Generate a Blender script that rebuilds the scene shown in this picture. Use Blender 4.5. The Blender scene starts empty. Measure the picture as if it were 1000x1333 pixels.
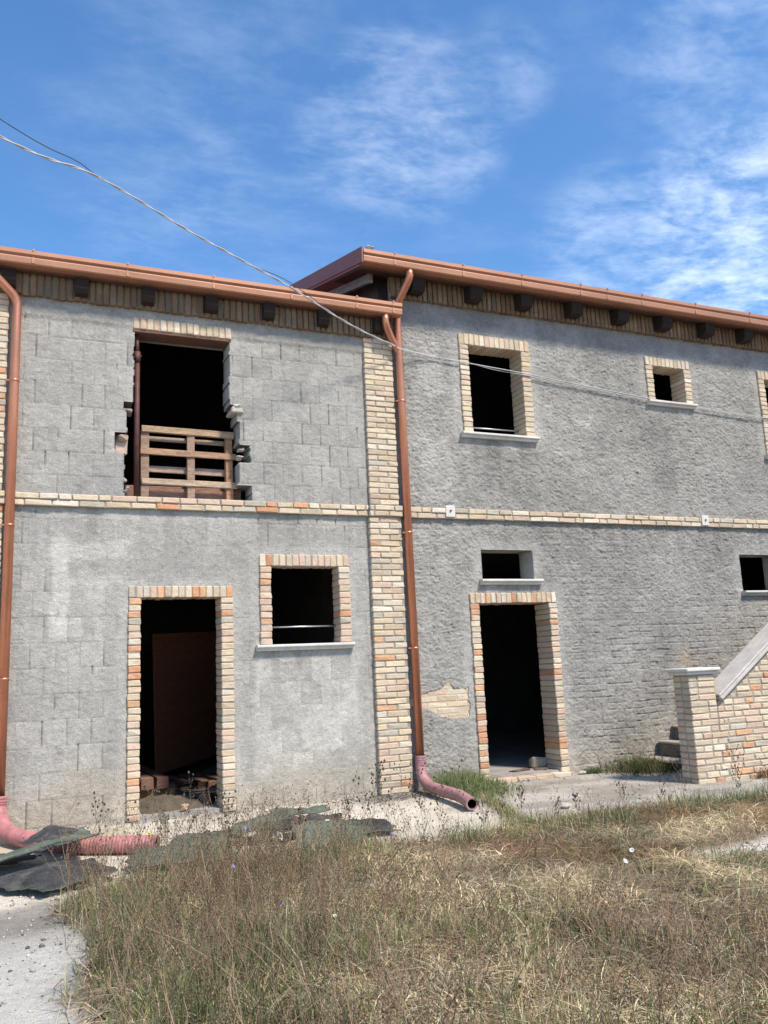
import bpy, math, random
import numpy as np
from mathutils import Matrix, Vector

random.seed(7)
rng = np.random.default_rng(7)
SC = bpy.context.scene
COL = SC.collection
R = math.radians

# ------------------------------------------------------------------ noise
_T = np.random.default_rng(3).random(65536)
def vn(x, z, s=0):
    x = np.asarray(x, float); z = np.asarray(z, float)
    xi = np.floor(x).astype(np.int64); zi = np.floor(z).astype(np.int64)
    fx = x - xi; fz = z - zi
    fx = fx * fx * (3 - 2 * fx); fz = fz * fz * (3 - 2 * fz)
    def h(a, b):
        k = (a * 73856093) ^ (b * 19349663) ^ (s * 83492791)
        k = (k ^ (k >> 13)) * 1274126177
        return _T[(k ^ (k >> 16)) & 65535]
    a = h(xi, zi); b = h(xi + 1, zi); c = h(xi, zi + 1); d = h(xi + 1, zi + 1)
    return (a * (1 - fx) + b * fx) * (1 - fz) + (c * (1 - fx) + d * fx) * fz
def fbm(x, z, s=0, o=4):
    t = 0; a = .5; n = 0
    for i in range(o):
        t = t + a * vn(x * 2**i + 17.3 * i, z * 2**i - 9.1 * i, s + i); n += a; a *= .5
    return t / n
def sst(a, b, x):
    t = np.clip((np.asarray(x, float) - a) / (b - a), 0, 1)
    return t * t * (3 - 2 * t)
def cellr(i, j, s=0):
    k = (np.asarray(i).astype(np.int64) * 73856093) ^ (np.asarray(j).astype(np.int64) * 19349663) ^ (s * 83492791)
    k = (k ^ (k >> 13)) * 1274126177
    return _T[(k ^ (k >> 16)) & 65535]

# ------------------------------------------------------------------ materials
def mat(name, base=(.5, .5, .5), rough=.9, metal=0., tint=True, noise=(), bump=(), spec=.3, translucent=0.):
    """noise: (scale, lo, hi[, (sx,sy,sz)]) multiplies the colour; bump: (scale, distance, detail)"""
    m = bpy.data.materials.new(name); m.use_nodes = True
    nt = m.node_tree; N = nt.nodes; L = nt.links
    bs = N['Principled BSDF']
    bs.inputs['Roughness'].default_value = rough
    bs.inputs['Metallic'].default_value = metal
    bs.inputs['Specular IOR Level'].default_value = spec
    tc = N.new('ShaderNodeTexCoord')
    c = N.new('ShaderNodeRGB'); c.outputs[0].default_value = (*base, 1)
    cur = c.outputs[0]
    if tint:
        at = N.new('ShaderNodeAttribute'); at.attribute_name = 'tint'
        mx = N.new('ShaderNodeMix'); mx.data_type = 'RGBA'; mx.blend_type = 'MULTIPLY'; mx.inputs[0].default_value = 1
        L.new(cur, mx.inputs[6]); L.new(at.outputs['Color'], mx.inputs[7]); cur = mx.outputs[2]
    for nz in noise:
        sc, lo, hi = nz[:3]
        src = tc.outputs['Object']
        if len(nz) > 3:
            mp = N.new('ShaderNodeMapping'); mp.inputs['Scale'].default_value = nz[3]
            L.new(src, mp.inputs[0]); src = mp.outputs[0]
        t = N.new('ShaderNodeTexNoise'); t.inputs['Scale'].default_value = sc; t.inputs['Detail'].default_value = 6
        t.inputs['Roughness'].default_value = .62
        L.new(src, t.inputs['Vector'])
        mr = N.new('ShaderNodeMapRange'); mr.inputs[1].default_value = .3; mr.inputs[2].default_value = .7
        mr.inputs[3].default_value = lo; mr.inputs[4].default_value = hi
        L.new(t.outputs[0], mr.inputs[0])
        mx = N.new('ShaderNodeMix'); mx.data_type = 'RGBA'; mx.blend_type = 'MULTIPLY'; mx.inputs[0].default_value = 1
        L.new(cur, mx.inputs[6]); L.new(mr.outputs[0], mx.inputs[7]); cur = mx.outputs[2]
    L.new(cur, bs.inputs['Base Color'])
    nrm = None
    for bp in bump:
        sc, dist, det = bp[:3]
        src = tc.outputs['Object']
        if len(bp) > 3:
            mp = N.new('ShaderNodeMapping'); mp.inputs['Scale'].default_value = bp[3]
            L.new(src, mp.inputs[0]); src = mp.outputs[0]
        t = N.new('ShaderNodeTexNoise'); t.inputs['Scale'].default_value = sc; t.inputs['Detail'].default_value = det
        L.new(src, t.inputs['Vector'])
        b = N.new('ShaderNodeBump'); b.inputs['Distance'].default_value = dist; b.inputs['Strength'].default_value = 1
        L.new(t.outputs[0], b.inputs['Height'])
        if nrm: L.new(nrm, b.inputs['Normal'])
        nrm = b.outputs[0]
    if nrm: L.new(nrm, bs.inputs['Normal'])
    if translucent > 0:
        tr = N.new('ShaderNodeBsdfTranslucent'); ms = N.new('ShaderNodeMixShader'); ms.inputs[0].default_value = translucent
        L.new(cur, tr.inputs[0]); L.new(bs.outputs[0], ms.inputs[1]); L.new(tr.outputs[0], ms.inputs[2])
        L.new(ms.outputs[0], N['Material Output'].inputs[0])
    return m

M = {}
M['block_plaster'] = mat('block_plaster', (.345, .327, .297), .95, noise=((1.3, .9, 1.1), (9, .88, 1.11), (70, .82, 1.16), (2.5, .93, 1.06, (2.5, 1, .5))), bump=((170, .007, 4), (60, .007, 3)))
M['rough_plaster'] = mat('rough_plaster', (.305, .288, .262), .95, noise=((.9, .88, 1.12), (7, .82, 1.16), (60, .76, 1.2), (26, .86, 1.12, (.6, 1, 1.6))), bump=((200, .007, 4), (85, .009, 4, (.75, 1, 1.3))))
M['brick'] = mat('brick', (1, 1, 1), .92, noise=((22, .86, 1.1), (130, .82, 1.12)), bump=((110, .004, 4), (25, .006, 3)))
M['mortar'] = mat('mortar', (.31, .275, .225), .95, tint=False, noise=((14, .8, 1.15), (120, .75, 1.2)), bump=((120, .005, 4),))
M['frieze'] = mat('frieze', (.35, .295, .26), .95, noise=((5, .7, 1.15), (40, .8, 1.15)), bump=((90, .004, 4),))
M['pale_mortar'] = mat('pale_mortar', (.50, .41, .30), .95, tint=False, noise=((14, .85, 1.1), (120, .8, 1.15)), bump=((120, .004, 4),))
M['stone'] = mat('stone', (.60, .58, .53), .8, tint=False, noise=((6, .85, 1.08), (90, .85, 1.1), (3, .9, 1.05, (1, 1, 4))), bump=((90, .002, 4),))
M['coping'] = mat('coping', (.50, .46, .42), .85, tint=False, noise=((5, .8, 1.1), (60, .82, 1.12)), bump=((70, .003, 4),))
M['old_tread'] = mat('old_tread', (.38, .34, .28), .95, tint=False, noise=((7, .6, 1.2), (60, .7, 1.25)), bump=((50, .01, 4),))
M['old_riser'] = mat('old_riser', (.20, .165, .13), .95, tint=False, noise=((9, .6, 1.3), (60, .7, 1.2)), bump=((40, .02, 4),))
M['copper'] = mat('copper', (.39, .185, .108), .52, metal=.3, tint=False, noise=((1.5, .86, 1.1), (40, .92, 1.06), (5, .9, 1.06, (.3, 1, 4))), spec=.5)
M['copper_pipe'] = mat('copper_pipe', (.55, .225, .135), .36, metal=.65, tint=False, noise=((2, .82, 1.1), (50, .92, 1.06), (6, .85, 1.08, (4, 4, .5))), spec=.5)
M['verge'] = mat('verge', (.235, .10, .085), .6, metal=.1, tint=False, noise=((3, .9, 1.08), (30, .95, 1.05)))
M['dark_timber'] = mat('dark_timber', (.020, .012, .009), .85, tint=False, noise=((4, .7, 1.3, (1, 1, 8)), (60, .8, 1.2)), bump=((40, .003, 3),))
M['soffit'] = mat('soffit', (.07, .034, .022), .85, tint=False, noise=((6, .7, 1.25, (1, 6, 6)), (60, .85, 1.15)))
M['grey_board'] = mat('grey_board', (.22, .21, .20), .9, tint=False, noise=((5, .6, 1.3, (1, 1, 6)), (60, .7, 1.2)))
M['pallet_wood'] = mat('pallet_wood', (1, 1, 1), .9, noise=((9, .62, 1.25, (.7, 5, 5)), (50, .7, 1.2, (.5, 2, 2))), bump=((40, .003, 4),))
M['prop_steel'] = mat('prop_steel', (.085, .036, .032), .6, metal=.2, tint=False, noise=((12, .7, 1.3),))
M['rail_metal'] = mat('rail_metal', (.45, .46, .48), .4, metal=.8, tint=False, noise=((15, .8, 1.1),))
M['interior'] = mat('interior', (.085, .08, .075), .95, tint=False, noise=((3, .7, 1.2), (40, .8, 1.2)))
M['interior_floor'] = mat('interior_floor', (.30, .28, .25), .95, tint=False, noise=((3, .7, 1.2), (50, .75, 1.2)), bump=((60, .004, 4),))
M['panel_wood'] = mat('panel_wood', (.21, .075, .04), .85, tint=False, noise=((5, .8, 1.15, (1, 1, 6)), (40, .85, 1.1)))
M['felt_green'] = mat('felt_green', (.092, .112, .085), .95, tint=False, noise=((4, .7, 1.25), (150, .6, 1.4)), bump=((200, .004, 3),))
M['felt_black'] = mat('felt_black', (.034, .034, .035), .85, tint=False, noise=((5, .6, 1.6), (80, .6, 1.5)), bump=((60, .006, 4),))
M['pvc_pipe'] = mat('pvc_pipe', (.31, .15, .155), .55, tint=False, noise=((6, .85, 1.2), (60, .9, 1.1)))
M['pvc_red'] = mat('pvc_red', (.33, .125, .125), .55, tint=False, noise=((9, .75, 1.5), (60, .85, 1.2)))
M['pipe_inside'] = mat('pipe_inside', (.02, .015, .015), .9, tint=False, noise=((20, .7, 1.3),))
M['cable'] = mat('cable', (.42, .42, .43), .6, tint=False, noise=((30, .8, 1.1),))
M['cable_dark'] = mat('cable_dark', (.07, .07, .075), .6, tint=False, noise=((30, .8, 1.1),))
M['ground'] = mat('ground', (1, 1, 1), .97, noise=((2.2, .9, 1.08), (25, .84, 1.14), (140, .72, 1.25)), bump=((160, .008, 4), (40, .008, 4)))
M['grass'] = mat('grass', (1, 1, 1), .85, spec=.15, noise=((3, .85, 1.15),), translucent=.22)
M['gravel'] = mat('gravel', (1, 1, 1), .95, noise=((60, .8, 1.2),))
M['dirt'] = mat('dirt', (.105, .085, .065), .97, tint=False, noise=((10, .7, 1.25), (90, .7, 1.3)), bump=((70, .01, 4),))
M['petal'] = mat('petal', (1, 1, 1), .8, noise=((40, .9, 1.1),), translucent=.2)

def smear(name, col, sc, lo, hi, k):
    nt = M[name].node_tree; N = nt.nodes; L = nt.links; b = N['Principled BSDF']
    src = b.inputs['Base Color'].links[0].from_socket
    tc = N.new('ShaderNodeTexCoord'); t = N.new('ShaderNodeTexNoise'); t.inputs['Scale'].default_value = sc; t.inputs['Detail'].default_value = 8; t.inputs['Roughness'].default_value = .7
    L.new(tc.outputs['Object'], t.inputs['Vector'])
    mr = N.new('ShaderNodeMapRange'); mr.inputs[1].default_value = lo; mr.inputs[2].default_value = hi; mr.inputs[4].default_value = k; L.new(t.outputs[0], mr.inputs[0])
    mx = N.new('ShaderNodeMix'); mx.data_type = 'RGBA'; mx.inputs[7].default_value = (*col, 1)
    L.new(mr.outputs[0], mx.inputs[0]); L.new(src, mx.inputs[6]); L.new(mx.outputs[2], b.inputs['Base Color'])
smear('copper', (.33, .19, .13), 6, .5, .75, .45); smear('copper_pipe', (.36, .2, .14), 9, .52, .75, .4); smear('pvc_pipe', (.42, .32, .30), 12, .42, .7, .35); smear('pvc_red', (.42, .27, .25), 10, .42, .7, .4); smear('felt_green', (.26, .25, .21), 7, .5, .75, .55); smear('felt_black', (.20, .185, .16), 8, .5, .72, .5)
smear('stone', (.33, .30, .25), 10, .5, .75, .5); smear('coping', (.33, .30, .25), 9, .5, .75, .5)
smear('brick', (.45, .395, .32), 11, .48, .70, .42)
# ------------------------------------------------------------------ mesh builder
class MB:
    def __init__(s): s.v = []; s.f = []; s.m = []; s.c = []; s.sm = []; s.n = 0
    def add(s, verts, faces, mi=0, col=(1, 1, 1), smooth=False):
        verts = np.asarray(verts, float); b = s.n
        s.v.append(verts); s.n += len(verts)
        c = np.asarray(col, float)
        s.c.append(np.broadcast_to(c, (len(verts), 3)))
        for f in faces:
            s.f.append([i + b for i in f]); s.m.append(mi); s.sm.append(smooth)
    def box(s, x0, x1, y0, y1, z0, z1, mi=0, col=(1, 1, 1)):
        v = [(x, y, z) for x in (x0, x1) for y in (y0, y1) for z in (z0, z1)]
        s.add(v, [(0, 1, 3, 2), (4, 6, 7, 5), (0, 4, 5, 1), (2, 3, 7, 6), (0, 2, 6, 4), (1, 5, 7, 3)], mi, col)
    def cbox(s, x0, x1, y0, y1, z0, z1, ch=.006, jit=0., mi=0, col=(1, 1, 1), mtx=None):
        """box with chamfered edges and slightly irregular corners"""
        lo = np.array([x0, y0, z0]); hi = np.array([x1, y1, z1]); ch = min(ch, .3 * (hi - lo).min())
        V = []; idx = {}
        for k in range(8):
            sg = [(k >> a) & 1 for a in range(3)]
            p = np.array([hi[a] if sg[a] else lo[a] for a in range(3)])
            if jit: p = p + rng.normal(0, jit, 3)
            for a in range(3):
                q = p.copy()
                for b in range(3):
                    if b != a: q[b] += -ch if sg[b] else ch
                idx[(k, a)] = len(V); V.append(q)
        F = []
        for a in range(3):
            b, c = (a + 1) % 3, (a + 2) % 3
            for s1 in (0, 1):
                ks = [(s1 << a) | (i << b) | (j << c) for i, j in ((0, 0), (1, 0), (1, 1), (0, 1))]
                q = [idx[(k, a)] for k in ks]; F.append(q if s1 else q[::-1])
        for a in range(3):           # edges along a
            b, c = (a + 1) % 3, (a + 2) % 3
            for i in (0, 1):
                for j in (0, 1):
                    k0 = (i << b) | (j << c); k1 = k0 | (1 << a)
                    q = [idx[(k0, b)], idx[(k1, b)], idx[(k1, c)], idx[(k0, c)]]
                    F.append(q if (i ^ j) else q[::-1])
        for k in range(8):
            q = [idx[(k, 0)], idx[(k, 1)], idx[(k, 2)]]
            F.append(q if bin(k).count('1') % 2 else q[::-1])
        V = np.array(V)
        if mtx is not None:
            A = np.array(mtx); V = V @ A[:3, :3].T + A[:3, 3]
        s.add(V, F, mi, col)
    def tube(s, pts, rad, n=12, mi=0, col=(1, 1, 1), cap=True, smooth=True, inner=None):
        pts = np.asarray(pts, float); k = len(pts)
        rad = np.broadcast_to(np.asarray(rad, float), (k,))
        t = np.gradient(pts, axis=0); t /= np.linalg.norm(t, axis=1)[:, None] + 1e-12
        up = np.array([0, 0, 1.]) if abs(t[0][2]) < .9 else np.array([1., 0, 0])
        V = []; a = np.cross(up, t[0]); a /= np.linalg.norm(a)
        for i in range(k):
            a = a - t[i] * (a @ t[i]); a /= np.linalg.norm(a); b = np.cross(t[i], a)
            for j in range(n):
                w = 2 * math.pi * j / n
                V.append(pts[i] + rad[i] * (math.cos(w) * a + math.sin(w) * b))
        F = [(i * n + j, i * n + (j + 1) % n, (i + 1) * n + (j + 1) % n, (i + 1) * n + j) for i in range(k - 1) for j in range(n)]
        if cap: F += [tuple(range(n))[::-1], tuple((k - 1) * n + j for j in range(n))]
        s.add(V, F, mi, col, smooth)
    def prism(s, prof, x0, x1, mi=0, col=(1, 1, 1)):
        """profile of (y,z) points extruded along x"""
        n = len(prof)
        v = [(x0, y, z) for y, z in prof] + [(x1, y, z) for y, z in prof]
        f = [(i, (i + 1) % n, n + (i + 1) % n, n + i) for i in range(n)] + [tuple(range(n))[::-1], tuple(range(n, 2 * n))]
        s.add(v, f, mi, col)
    def build(s, name, mats, parent=None):
        me = bpy.data.meshes.new(name)
        V = np.concatenate(s.v); C = np.concatenate(s.c)
        me.from_pydata(V.tolist(), [], s.f)
        finish(me, C, mats)
        me.polygons.foreach_set('material_index', np.array(s.m, np.int32))
        me.polygons.foreach_set('use_smooth', np.array(s.sm, bool))
        return link(name, me, parent)
def finish(me, C, mats):
    a = me.attributes.new('tint', 'FLOAT_COLOR', 'POINT')
    rgba = np.ones((len(C), 4), np.float32); rgba[:, :3] = C
    a.data.foreach_set('color', rgba.ravel())
    for m in (mats if isinstance(mats, (list, tuple)) else [mats]): me.materials.append(M[m])
def link(name, me, parent):
    o = bpy.data.objects.new(name, me); COL.objects.link(o)
    if parent: o.parent = parent
    return o
def npmesh(name, V, quads, tris, C, mats, parent=None, smooth=False):
    me = bpy.data.meshes.new(name)
    nq, ntr = len(quads), len(tris)
    me.vertices.add(len(V)); me.vertices.foreach_set('co', np.asarray(V, np.float32).ravel())
    loops = np.concatenate([np.asarray(quads, np.int32).ravel(), np.asarray(tris, np.int32).ravel()])
    me.loops.add(len(loops)); me.loops.foreach_set('vertex_index', loops)
    me.polygons.add(nq + ntr)
    st = np.concatenate([np.arange(nq) * 4, nq * 4 + np.arange(ntr) * 3]).astype(np.int32)
    me.polygons.foreach_set('loop_start', st)
    me.update(calc_edges=True); me.validate()
    finish(me, C, mats)
    if smooth: me.polygons.foreach_set('use_smooth', np.ones(nq + ntr, bool))
    return link(name, me, parent)
def empty(name, loc=(0, 0, 0), rz=0):
    o = bpy.data.objects.new(name, None); COL.objects.link(o); o.location = loc; o.rotation_euler = (0, 0, rz)
    o.empty_display_size = .2
    return o
def tag(o, label=None, cat=None, group=None, kind=None):
    if label: o['label'] = label
    if cat: o['category'] = cat
    if group: o['group'] = group
    if kind: o['kind'] = kind
    return o

# ------------------------------------------------------------------ bricks
CREAM = [(.57, .45, .315), (.60, .49, .35), (.53, .415, .28), (.58, .465, .335), (.55, .45, .33), (.64, .55, .43), (.51, .405, .29)]
PINK = [(.57, .405, .295), (.54, .395, .295), (.58, .43, .32)]
RED = [(.56, .28, .145), (.51, .25, .14), (.58, .33, .18)]
GREY = [(.46, .395, .31), (.50, .44, .35)]
def bcol(red=.1, pink=.15):
    r = random.random()
    c = random.choice(RED) if r < red else random.choice(PINK) if r < red + pink else random.choice(GREY) if r < red + pink + .07 else random.choice(CREAM)
    k = random.uniform(.88, 1.1)
    return tuple(x * k for x in c)
def course(mb, x0, x1, y0, y1, z0, z1, off, red, pink, L=.25, ch=.007, jit=.0022, gap=.012, rnd=.0):
    x = x0 - off
    while x < x1 - .01:
        l = L
        if rnd: l = random.choice((L, L, L, L * .5, L * .72))
        a = max(x, x0); b = min(x + l - gap, x1)
        if b - a > .03:
            dy = random.uniform(-.004, .004)
            mb.cbox(a, b, y0 + dy, y1, z0, z1, ch, jit, 0, bcol(red * .75, pink))
        x += l
def brick_panel(mb, x0, x1, y0, y1, z0, z1, h=.0665, red=.08, pink=.12, gap=.011, top=None, rnd=.0, backing=True, L=.25):
    n = max(1, round((z1 - z0) / h)); hh = (z1 - z0) / n
    for i in range(n):
        a = z0 + i * hh; b = a + hh - gap
        xs = x0
        if top is not None:
            xs = max(x0, top(b))
            if xs > x1 - .05: continue
        course(mb, xs, x1, y0, y1, a, b, (0 if i % 2 else L / 2) + (random.uniform(0, .06) if rnd else 0), red, pink, L, gap=gap, rnd=rnd)
def jamb(mb, x0, x1, y0, y1, z0, z1, red, pink, h=.068, gap=.008):
    n = max(1, round((z1 - z0) / h)); hh = (z1 - z0) / n
    for i in range(n):
        e = random.uniform(-.004, .004)
        mb.cbox(x0 + e, x1 + e, y0 + random.uniform(-.004, .004), y1, z0 + i * hh, z0 + (i + 1) * hh - gap, .007, .0022, 0, bcol(red, pink))
def soldier(mb, x0, x1, y0, y1, z0, z1, red, pink, w=.072, gap=.008, jz=.003):
    n = max(1, round((x1 - x0) / w)); ww = (x1 - x0) / n
    for i in range(n):
        e = random.uniform(-jz, jz)
        mb.cbox(x0 + i * ww, x0 + (i + 1) * ww - gap, y0 + random.uniform(-.004, .004), y1, z0 + e, z1 + e, .007, .0022, 0, bcol(red, pink))
def frame(parent, name, ox0, ox1, fx0, fx1, z0, oz1, fz1, red=.12, pink=.25, depth=.27, label=None):
    """brick surround: jambs of headers and a soldier-course head, all bricks proud of the plaster"""
    mb = MB(); y0 = -.028
    jamb(mb, fx0, ox0, y0, depth, z0, oz1, red, pink)
    jamb(mb, ox1, fx1, y0, depth, z0, oz1, red, pink)
    soldier(mb, fx0, fx1, y0, depth, oz1, fz1, red, pink)
    mb.box(fx0 + .006, ox0 - .006, y0 + .008, depth - .006, z0, oz1, 1)
    mb.box(ox1 + .006, fx1 - .006, y0 + .008, depth - .006, z0, oz1, 1)
    mb.box(fx0 + .006, fx1 - .006, y0 + .008, depth - .006, oz1 + .006, fz1 - .006, 1)
    o = mb.build(name, ['brick', 'mortar'], parent)
    if label: o['label'] = label
    return o
def sill(parent, x0, x1, z1, depth=.14, t=.065):
    mb = MB()
    prof = [(-.075, z1), (-.082, z1 - .008), (-.082, z1 - .024), (-.075, z1 - .032), (-.052, z1 - .034), (-.05, z1 - t + .004), (-.046, z1 - t), (depth, z1 - t), (depth, z1 + .006)]
    mb.prism(prof[::-1], x0, x1)
    return mb.build('sill', 'stone', parent)
def rail(parent, x0, x1, z, y=.16, r=.009):
    mb = MB(); mb.tube([(x0, y, z), ((x0 + x1) / 2, y, z + .002), (x1, y, z)], r, 10)
    return mb.build('window_rail', 'rail_metal', parent)

# ------------------------------------------------------------------ displaced wall sheets with real holes
def wall_sheet(name, x0, x1, z0, z1, holes, disp, tint, m, parent, step=.0105, thick=.3, cut=None, xc=None):
    def grid(a, b, specials):
        g = np.arange(a, b + 1e-6, step); g[-1] = b
        sp = np.array(sorted(set(specials)))
        keep = np.ones(len(g), bool)
        for q in sp: keep &= np.abs(g - q) > step * .5
        return np.sort(np.concatenate([g[keep], sp, [] if a in sp else [], ]))
    xs = grid(x0, x1, [h for r in holes for h in r[:2] if x0 < h < x1] + [x0, x1])
    zs = grid(z0, z1, [h for r in holes for h in r[2:] if z0 < h < z1] + [z0, z1])
    nx, nz = len(xs), len(zs)
    X, Z = np.meshgrid(xs, zs, indexing='ij')
    Y = -disp(X, Z)
    C = tint(X, Z)
    cx = (xs[:-1] + xs[1:]) / 2; cz = (zs[:-1] + zs[1:]) / 2
    CX, CZ = np.meshgrid(cx, cz, indexing='ij')
    keep = np.ones(CX.shape, bool)
    for a, b, c, d in holes: keep &= ~((CX > a) & (CX < b) & (CZ > c) & (CZ < d))
    if cut is not None: keep &= ~cut(CX, CZ)
    id_ = np.arange(nx * nz).reshape(nx, nz)
    ii, jj = np.nonzero(keep)
    q = [np.stack([id_[ii, jj], id_[ii + 1, jj], id_[ii + 1, jj + 1], id_[ii, jj + 1]], 1)]
    V = [np.stack([X.ravel(), Y.ravel(), Z.ravel()], 1)]; CC = [C.reshape(-1, 3)]
    # reveals: extrude the rims of the holes back through the wall
    back = V[0].copy(); back[:, 1] = thick; off = nx * nz
    kx = keep[:-1] != keep[1:]; i, j = np.nonzero(kx); i = i + 1
    e1 = np.stack([id_[i, j], id_[i, j + 1]], 1)
    kz = keep[:, :-1] != keep[:, 1:]; i, j = np.nonzero(kz); j = j + 1
    e2 = np.stack([id_[i, j], id_[i + 1, j]], 1)
    e = np.concatenate([e1, e2])
    q.append(np.stack([e[:, 0], e[:, 1], e[:, 1] + off, e[:, 0] + off], 1))
    Q = np.concatenate(q); Vv = np.concatenate([V[0], back]); Cv = np.concatenate([CC[0], CC[0] * .9])
    used = np.unique(Q); mp = np.zeros(len(Vv), np.int64); mp[used] = np.arange(len(used))
    return npmesh(name, Vv[used], mp[Q], np.zeros((0, 3), int), Cv[used], m, parent, smooth=False)

def joints(x, z, bw, bh, seed, jx=.006, jz=.007, wob=.012):
    """running bond: returns (horizontal joint, vertical joint) masks and the block indices"""
    zz = z + wob * (fbm(x * 3, z * 3, seed) - .5)
    r = np.floor(zz / bh); fz = zz - r * bh
    xx = x + .5 * bw * (r % 2) + .05 * bw * (cellr(r, r * 0 + 5, seed) - .5) + wob * .5 * (fbm(x * 4, z * 4, seed + 9) - .5)
    c = np.floor(xx / bw); fx = xx - c * bw
    dz = np.minimum(fz, bh - fz); dx = np.minimum(fx, bw - fx)
    cn = np.floor(xx / bw + .5)
    hz = 1 - sst(jz * .35, jz * 1.4, dz); vx = 1 - sst(jx * .35, jx * 1.1, dx)
    return hz, vx, r, c, cn

# --- left house wall: slurried concrete blocks
def rect(x, z, a, b, c, d, s=.03, wob=.05, seed=0):
    x = x + wob * (fbm(x * 5, z * 5, 31 + seed) - .5); z = z + wob * (fbm(x * 5, z * 5, 57 + seed) - .5)
    return sst(a - s, a + s, x) * (1 - sst(b - s, b + s, x)) * sst(c - s, c + s, z) * (1 - sst(d - s, d + s, z))
L_OPEN = [(1.05, 2.03, -.1, 2.20), (2.42, 3.35, 1.60, 2.55)]
def near_open(x, z, opens):
    m = np.full(np.shape(x), 9.)
    for a, b, c, d in opens:
        dx = np.maximum(np.maximum(a - x, x - b), 0); dz = np.maximum(np.maximum(c - z, z - d), 0)
        m = np.minimum(m, np.hypot(dx, dz))
    return m
L_FR = [(1.02, 2.09, -.1, 2.26), (2.37, 3.41, 1.58, 2.61), (1.04, 2.10, 4.98, 5.14)]
def stain(x, z, sills):
    k = np.ones(np.shape(x))
    for a, b, zt in sills:
        st = sst(.46, .72, fbm(x * 9, z * .5 + zt, 97, 3)) * sst(a - .04, a + .04, x) * sst(b + .04, b - .04, x) * np.clip(1 - (zt - z) / .55, 0, 1) * (z < zt)
        ed = (np.exp(-((x - a - .02) / .03) ** 2) + np.exp(-((x - b + .02) / .03) ** 2)) * np.clip(1 - (zt - z) / .4, 0, 1) * (z < zt) * .5
        k = k * (1 - .22 * np.clip(st + ed, 0, 1))
    return k
def left_fields(x, z):
    up = z > 3.1
    hz, vx, r, c, cn = joints(x - .10 + np.where(up, 0, .19), z - np.where(up, 3.14, .03), .2235, .2425, 4, .0050, .005, .022)
    op = sst(.45, .75, .55 * cellr(cn, r, 77) + .45 * vn(x * .9, z * 4.1, 13) + .25 * (vn(x * 6, z * 9, 12) - .5))      # only some perpends stand open
    skim = np.clip(sst(.16, .05, near_open(x, z, L_FR)) + rect(x, z, 2.25, 3.62, .2, 1.5, .08) * .8 + rect(x, z, .35, 2.3, 2.0, 3.0, .1) * .75
                   + sst(5.0, 5.06, z) + sst(3.0, 3.03, z) * (1 - sst(3.07, 3.09, z)) + sst(3.4, 3.3, x) * 0, 0, 1)
    return hz, vx * op, skim, r, c, cn, vx
def left_disp(x, z):
    hz, vx, skim, r, c, cn, vf = left_fields(x, z)
    stip = (fbm(x * 36, z * 40, 21, 3) - .5) * .014 + (fbm(x * 9, z * 12, 22, 3) - .5) * .008
    blk = (cellr(c, r, 8) - .5) * .003
    lump = sst(.56, .72, fbm(x * 14, z * 20, 23, 3)) * .004
    hf = .6 + .4 * sst(.35, .6, vn(x * 5, z * 9, 61))
    d = stip * .62 * (1 - .2 * skim) + lump * .6 + (blk * .6 - hz * .0045 * hf - vx * .012 - vf * .0045) * (1 - .92 * skim) + skim * .003
    d += sst(5.0, 5.06, z) * .012
    return d
def left_tint(x, z):
    hz, vx, skim, r, c, cn, vf = left_fields(x, z)
    k = 1 + .16 * (cellr(c, r, 9) - .5) * (1 - skim) + .18 * (fbm(x * 1.6, z * 1.6, 40) - .5)
    pale = rect(x, z, .30, .46, 1.75, 2.75, .03, .1) * .9 + rect(x, z, .30, 1.05, 2.55, 2.72, .03, .1) * .8 + rect(x, z, .3, .95, 2.28, 2.36, .02, .08) * .5 + rect(x, z, .3, .62, 1.78, 1.95, .03, .1) * .6 + rect(x, z, .6, .8, 2.1, 2.3, .03, .1) * .5
    cell = .55 * cellr(c, r, 101) + .45 * vn(x / .2, z / .22, 102)
    pale = pale + rect(x, z, 2.3, 3.5, .35, 1.5, .06, .15) * (.1 + .85 * sst(.3, .6, cell)) + sst(.13, .03, near_open(x, z, L_FR)) * .35
    pale = pale + rect(x, z, .1, 3.6, 2.93, 3.04, .02, .06) * .35
    k = k + .34 * np.clip(pale, 0, 1.2)
    k = k + .10 * (fbm(x * 7 + z * 3, z * 2.2 - x, 95) - .5)
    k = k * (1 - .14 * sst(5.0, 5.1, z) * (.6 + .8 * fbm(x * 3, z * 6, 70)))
    k = k * (1 - .25 * sst(.16, .3, fbm(x * 2.2, z * .8, 90)) * 0)
    low = sst(.75, .0, z + .5 * (fbm(x * 1.5, z * 2, 5) - .5))
    col = np.stack([k * (1 + .10 * low), k * (1 + .015 * low), k * (1 - .10 * low)], -1)
    dk = (1 - .24 * hz * (1 - .85 * skim) * (.72 + .28 * sst(.3, .55, vn(x * 5, z * 9, 61))))
    dk = dk * (1 - .32 * vx * (1 - skim)) * (1 - .22 * vf * (1 - .85 * skim) * (.78 + .22 * sst(.3, .5, vn(x * 9, z * 4, 63))))
    dk = dk * (1 + .16 * (vn(x * 55, z * 55, 64) - .5) + .2 * (fbm(x * 24, z * 28, 66, 3) - .5))
    dk = dk * stain(x, z, ((2.33, 3.41, 1.58), (-.1, 3.68, 3.06)))
    return col * dk[..., None]
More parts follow.
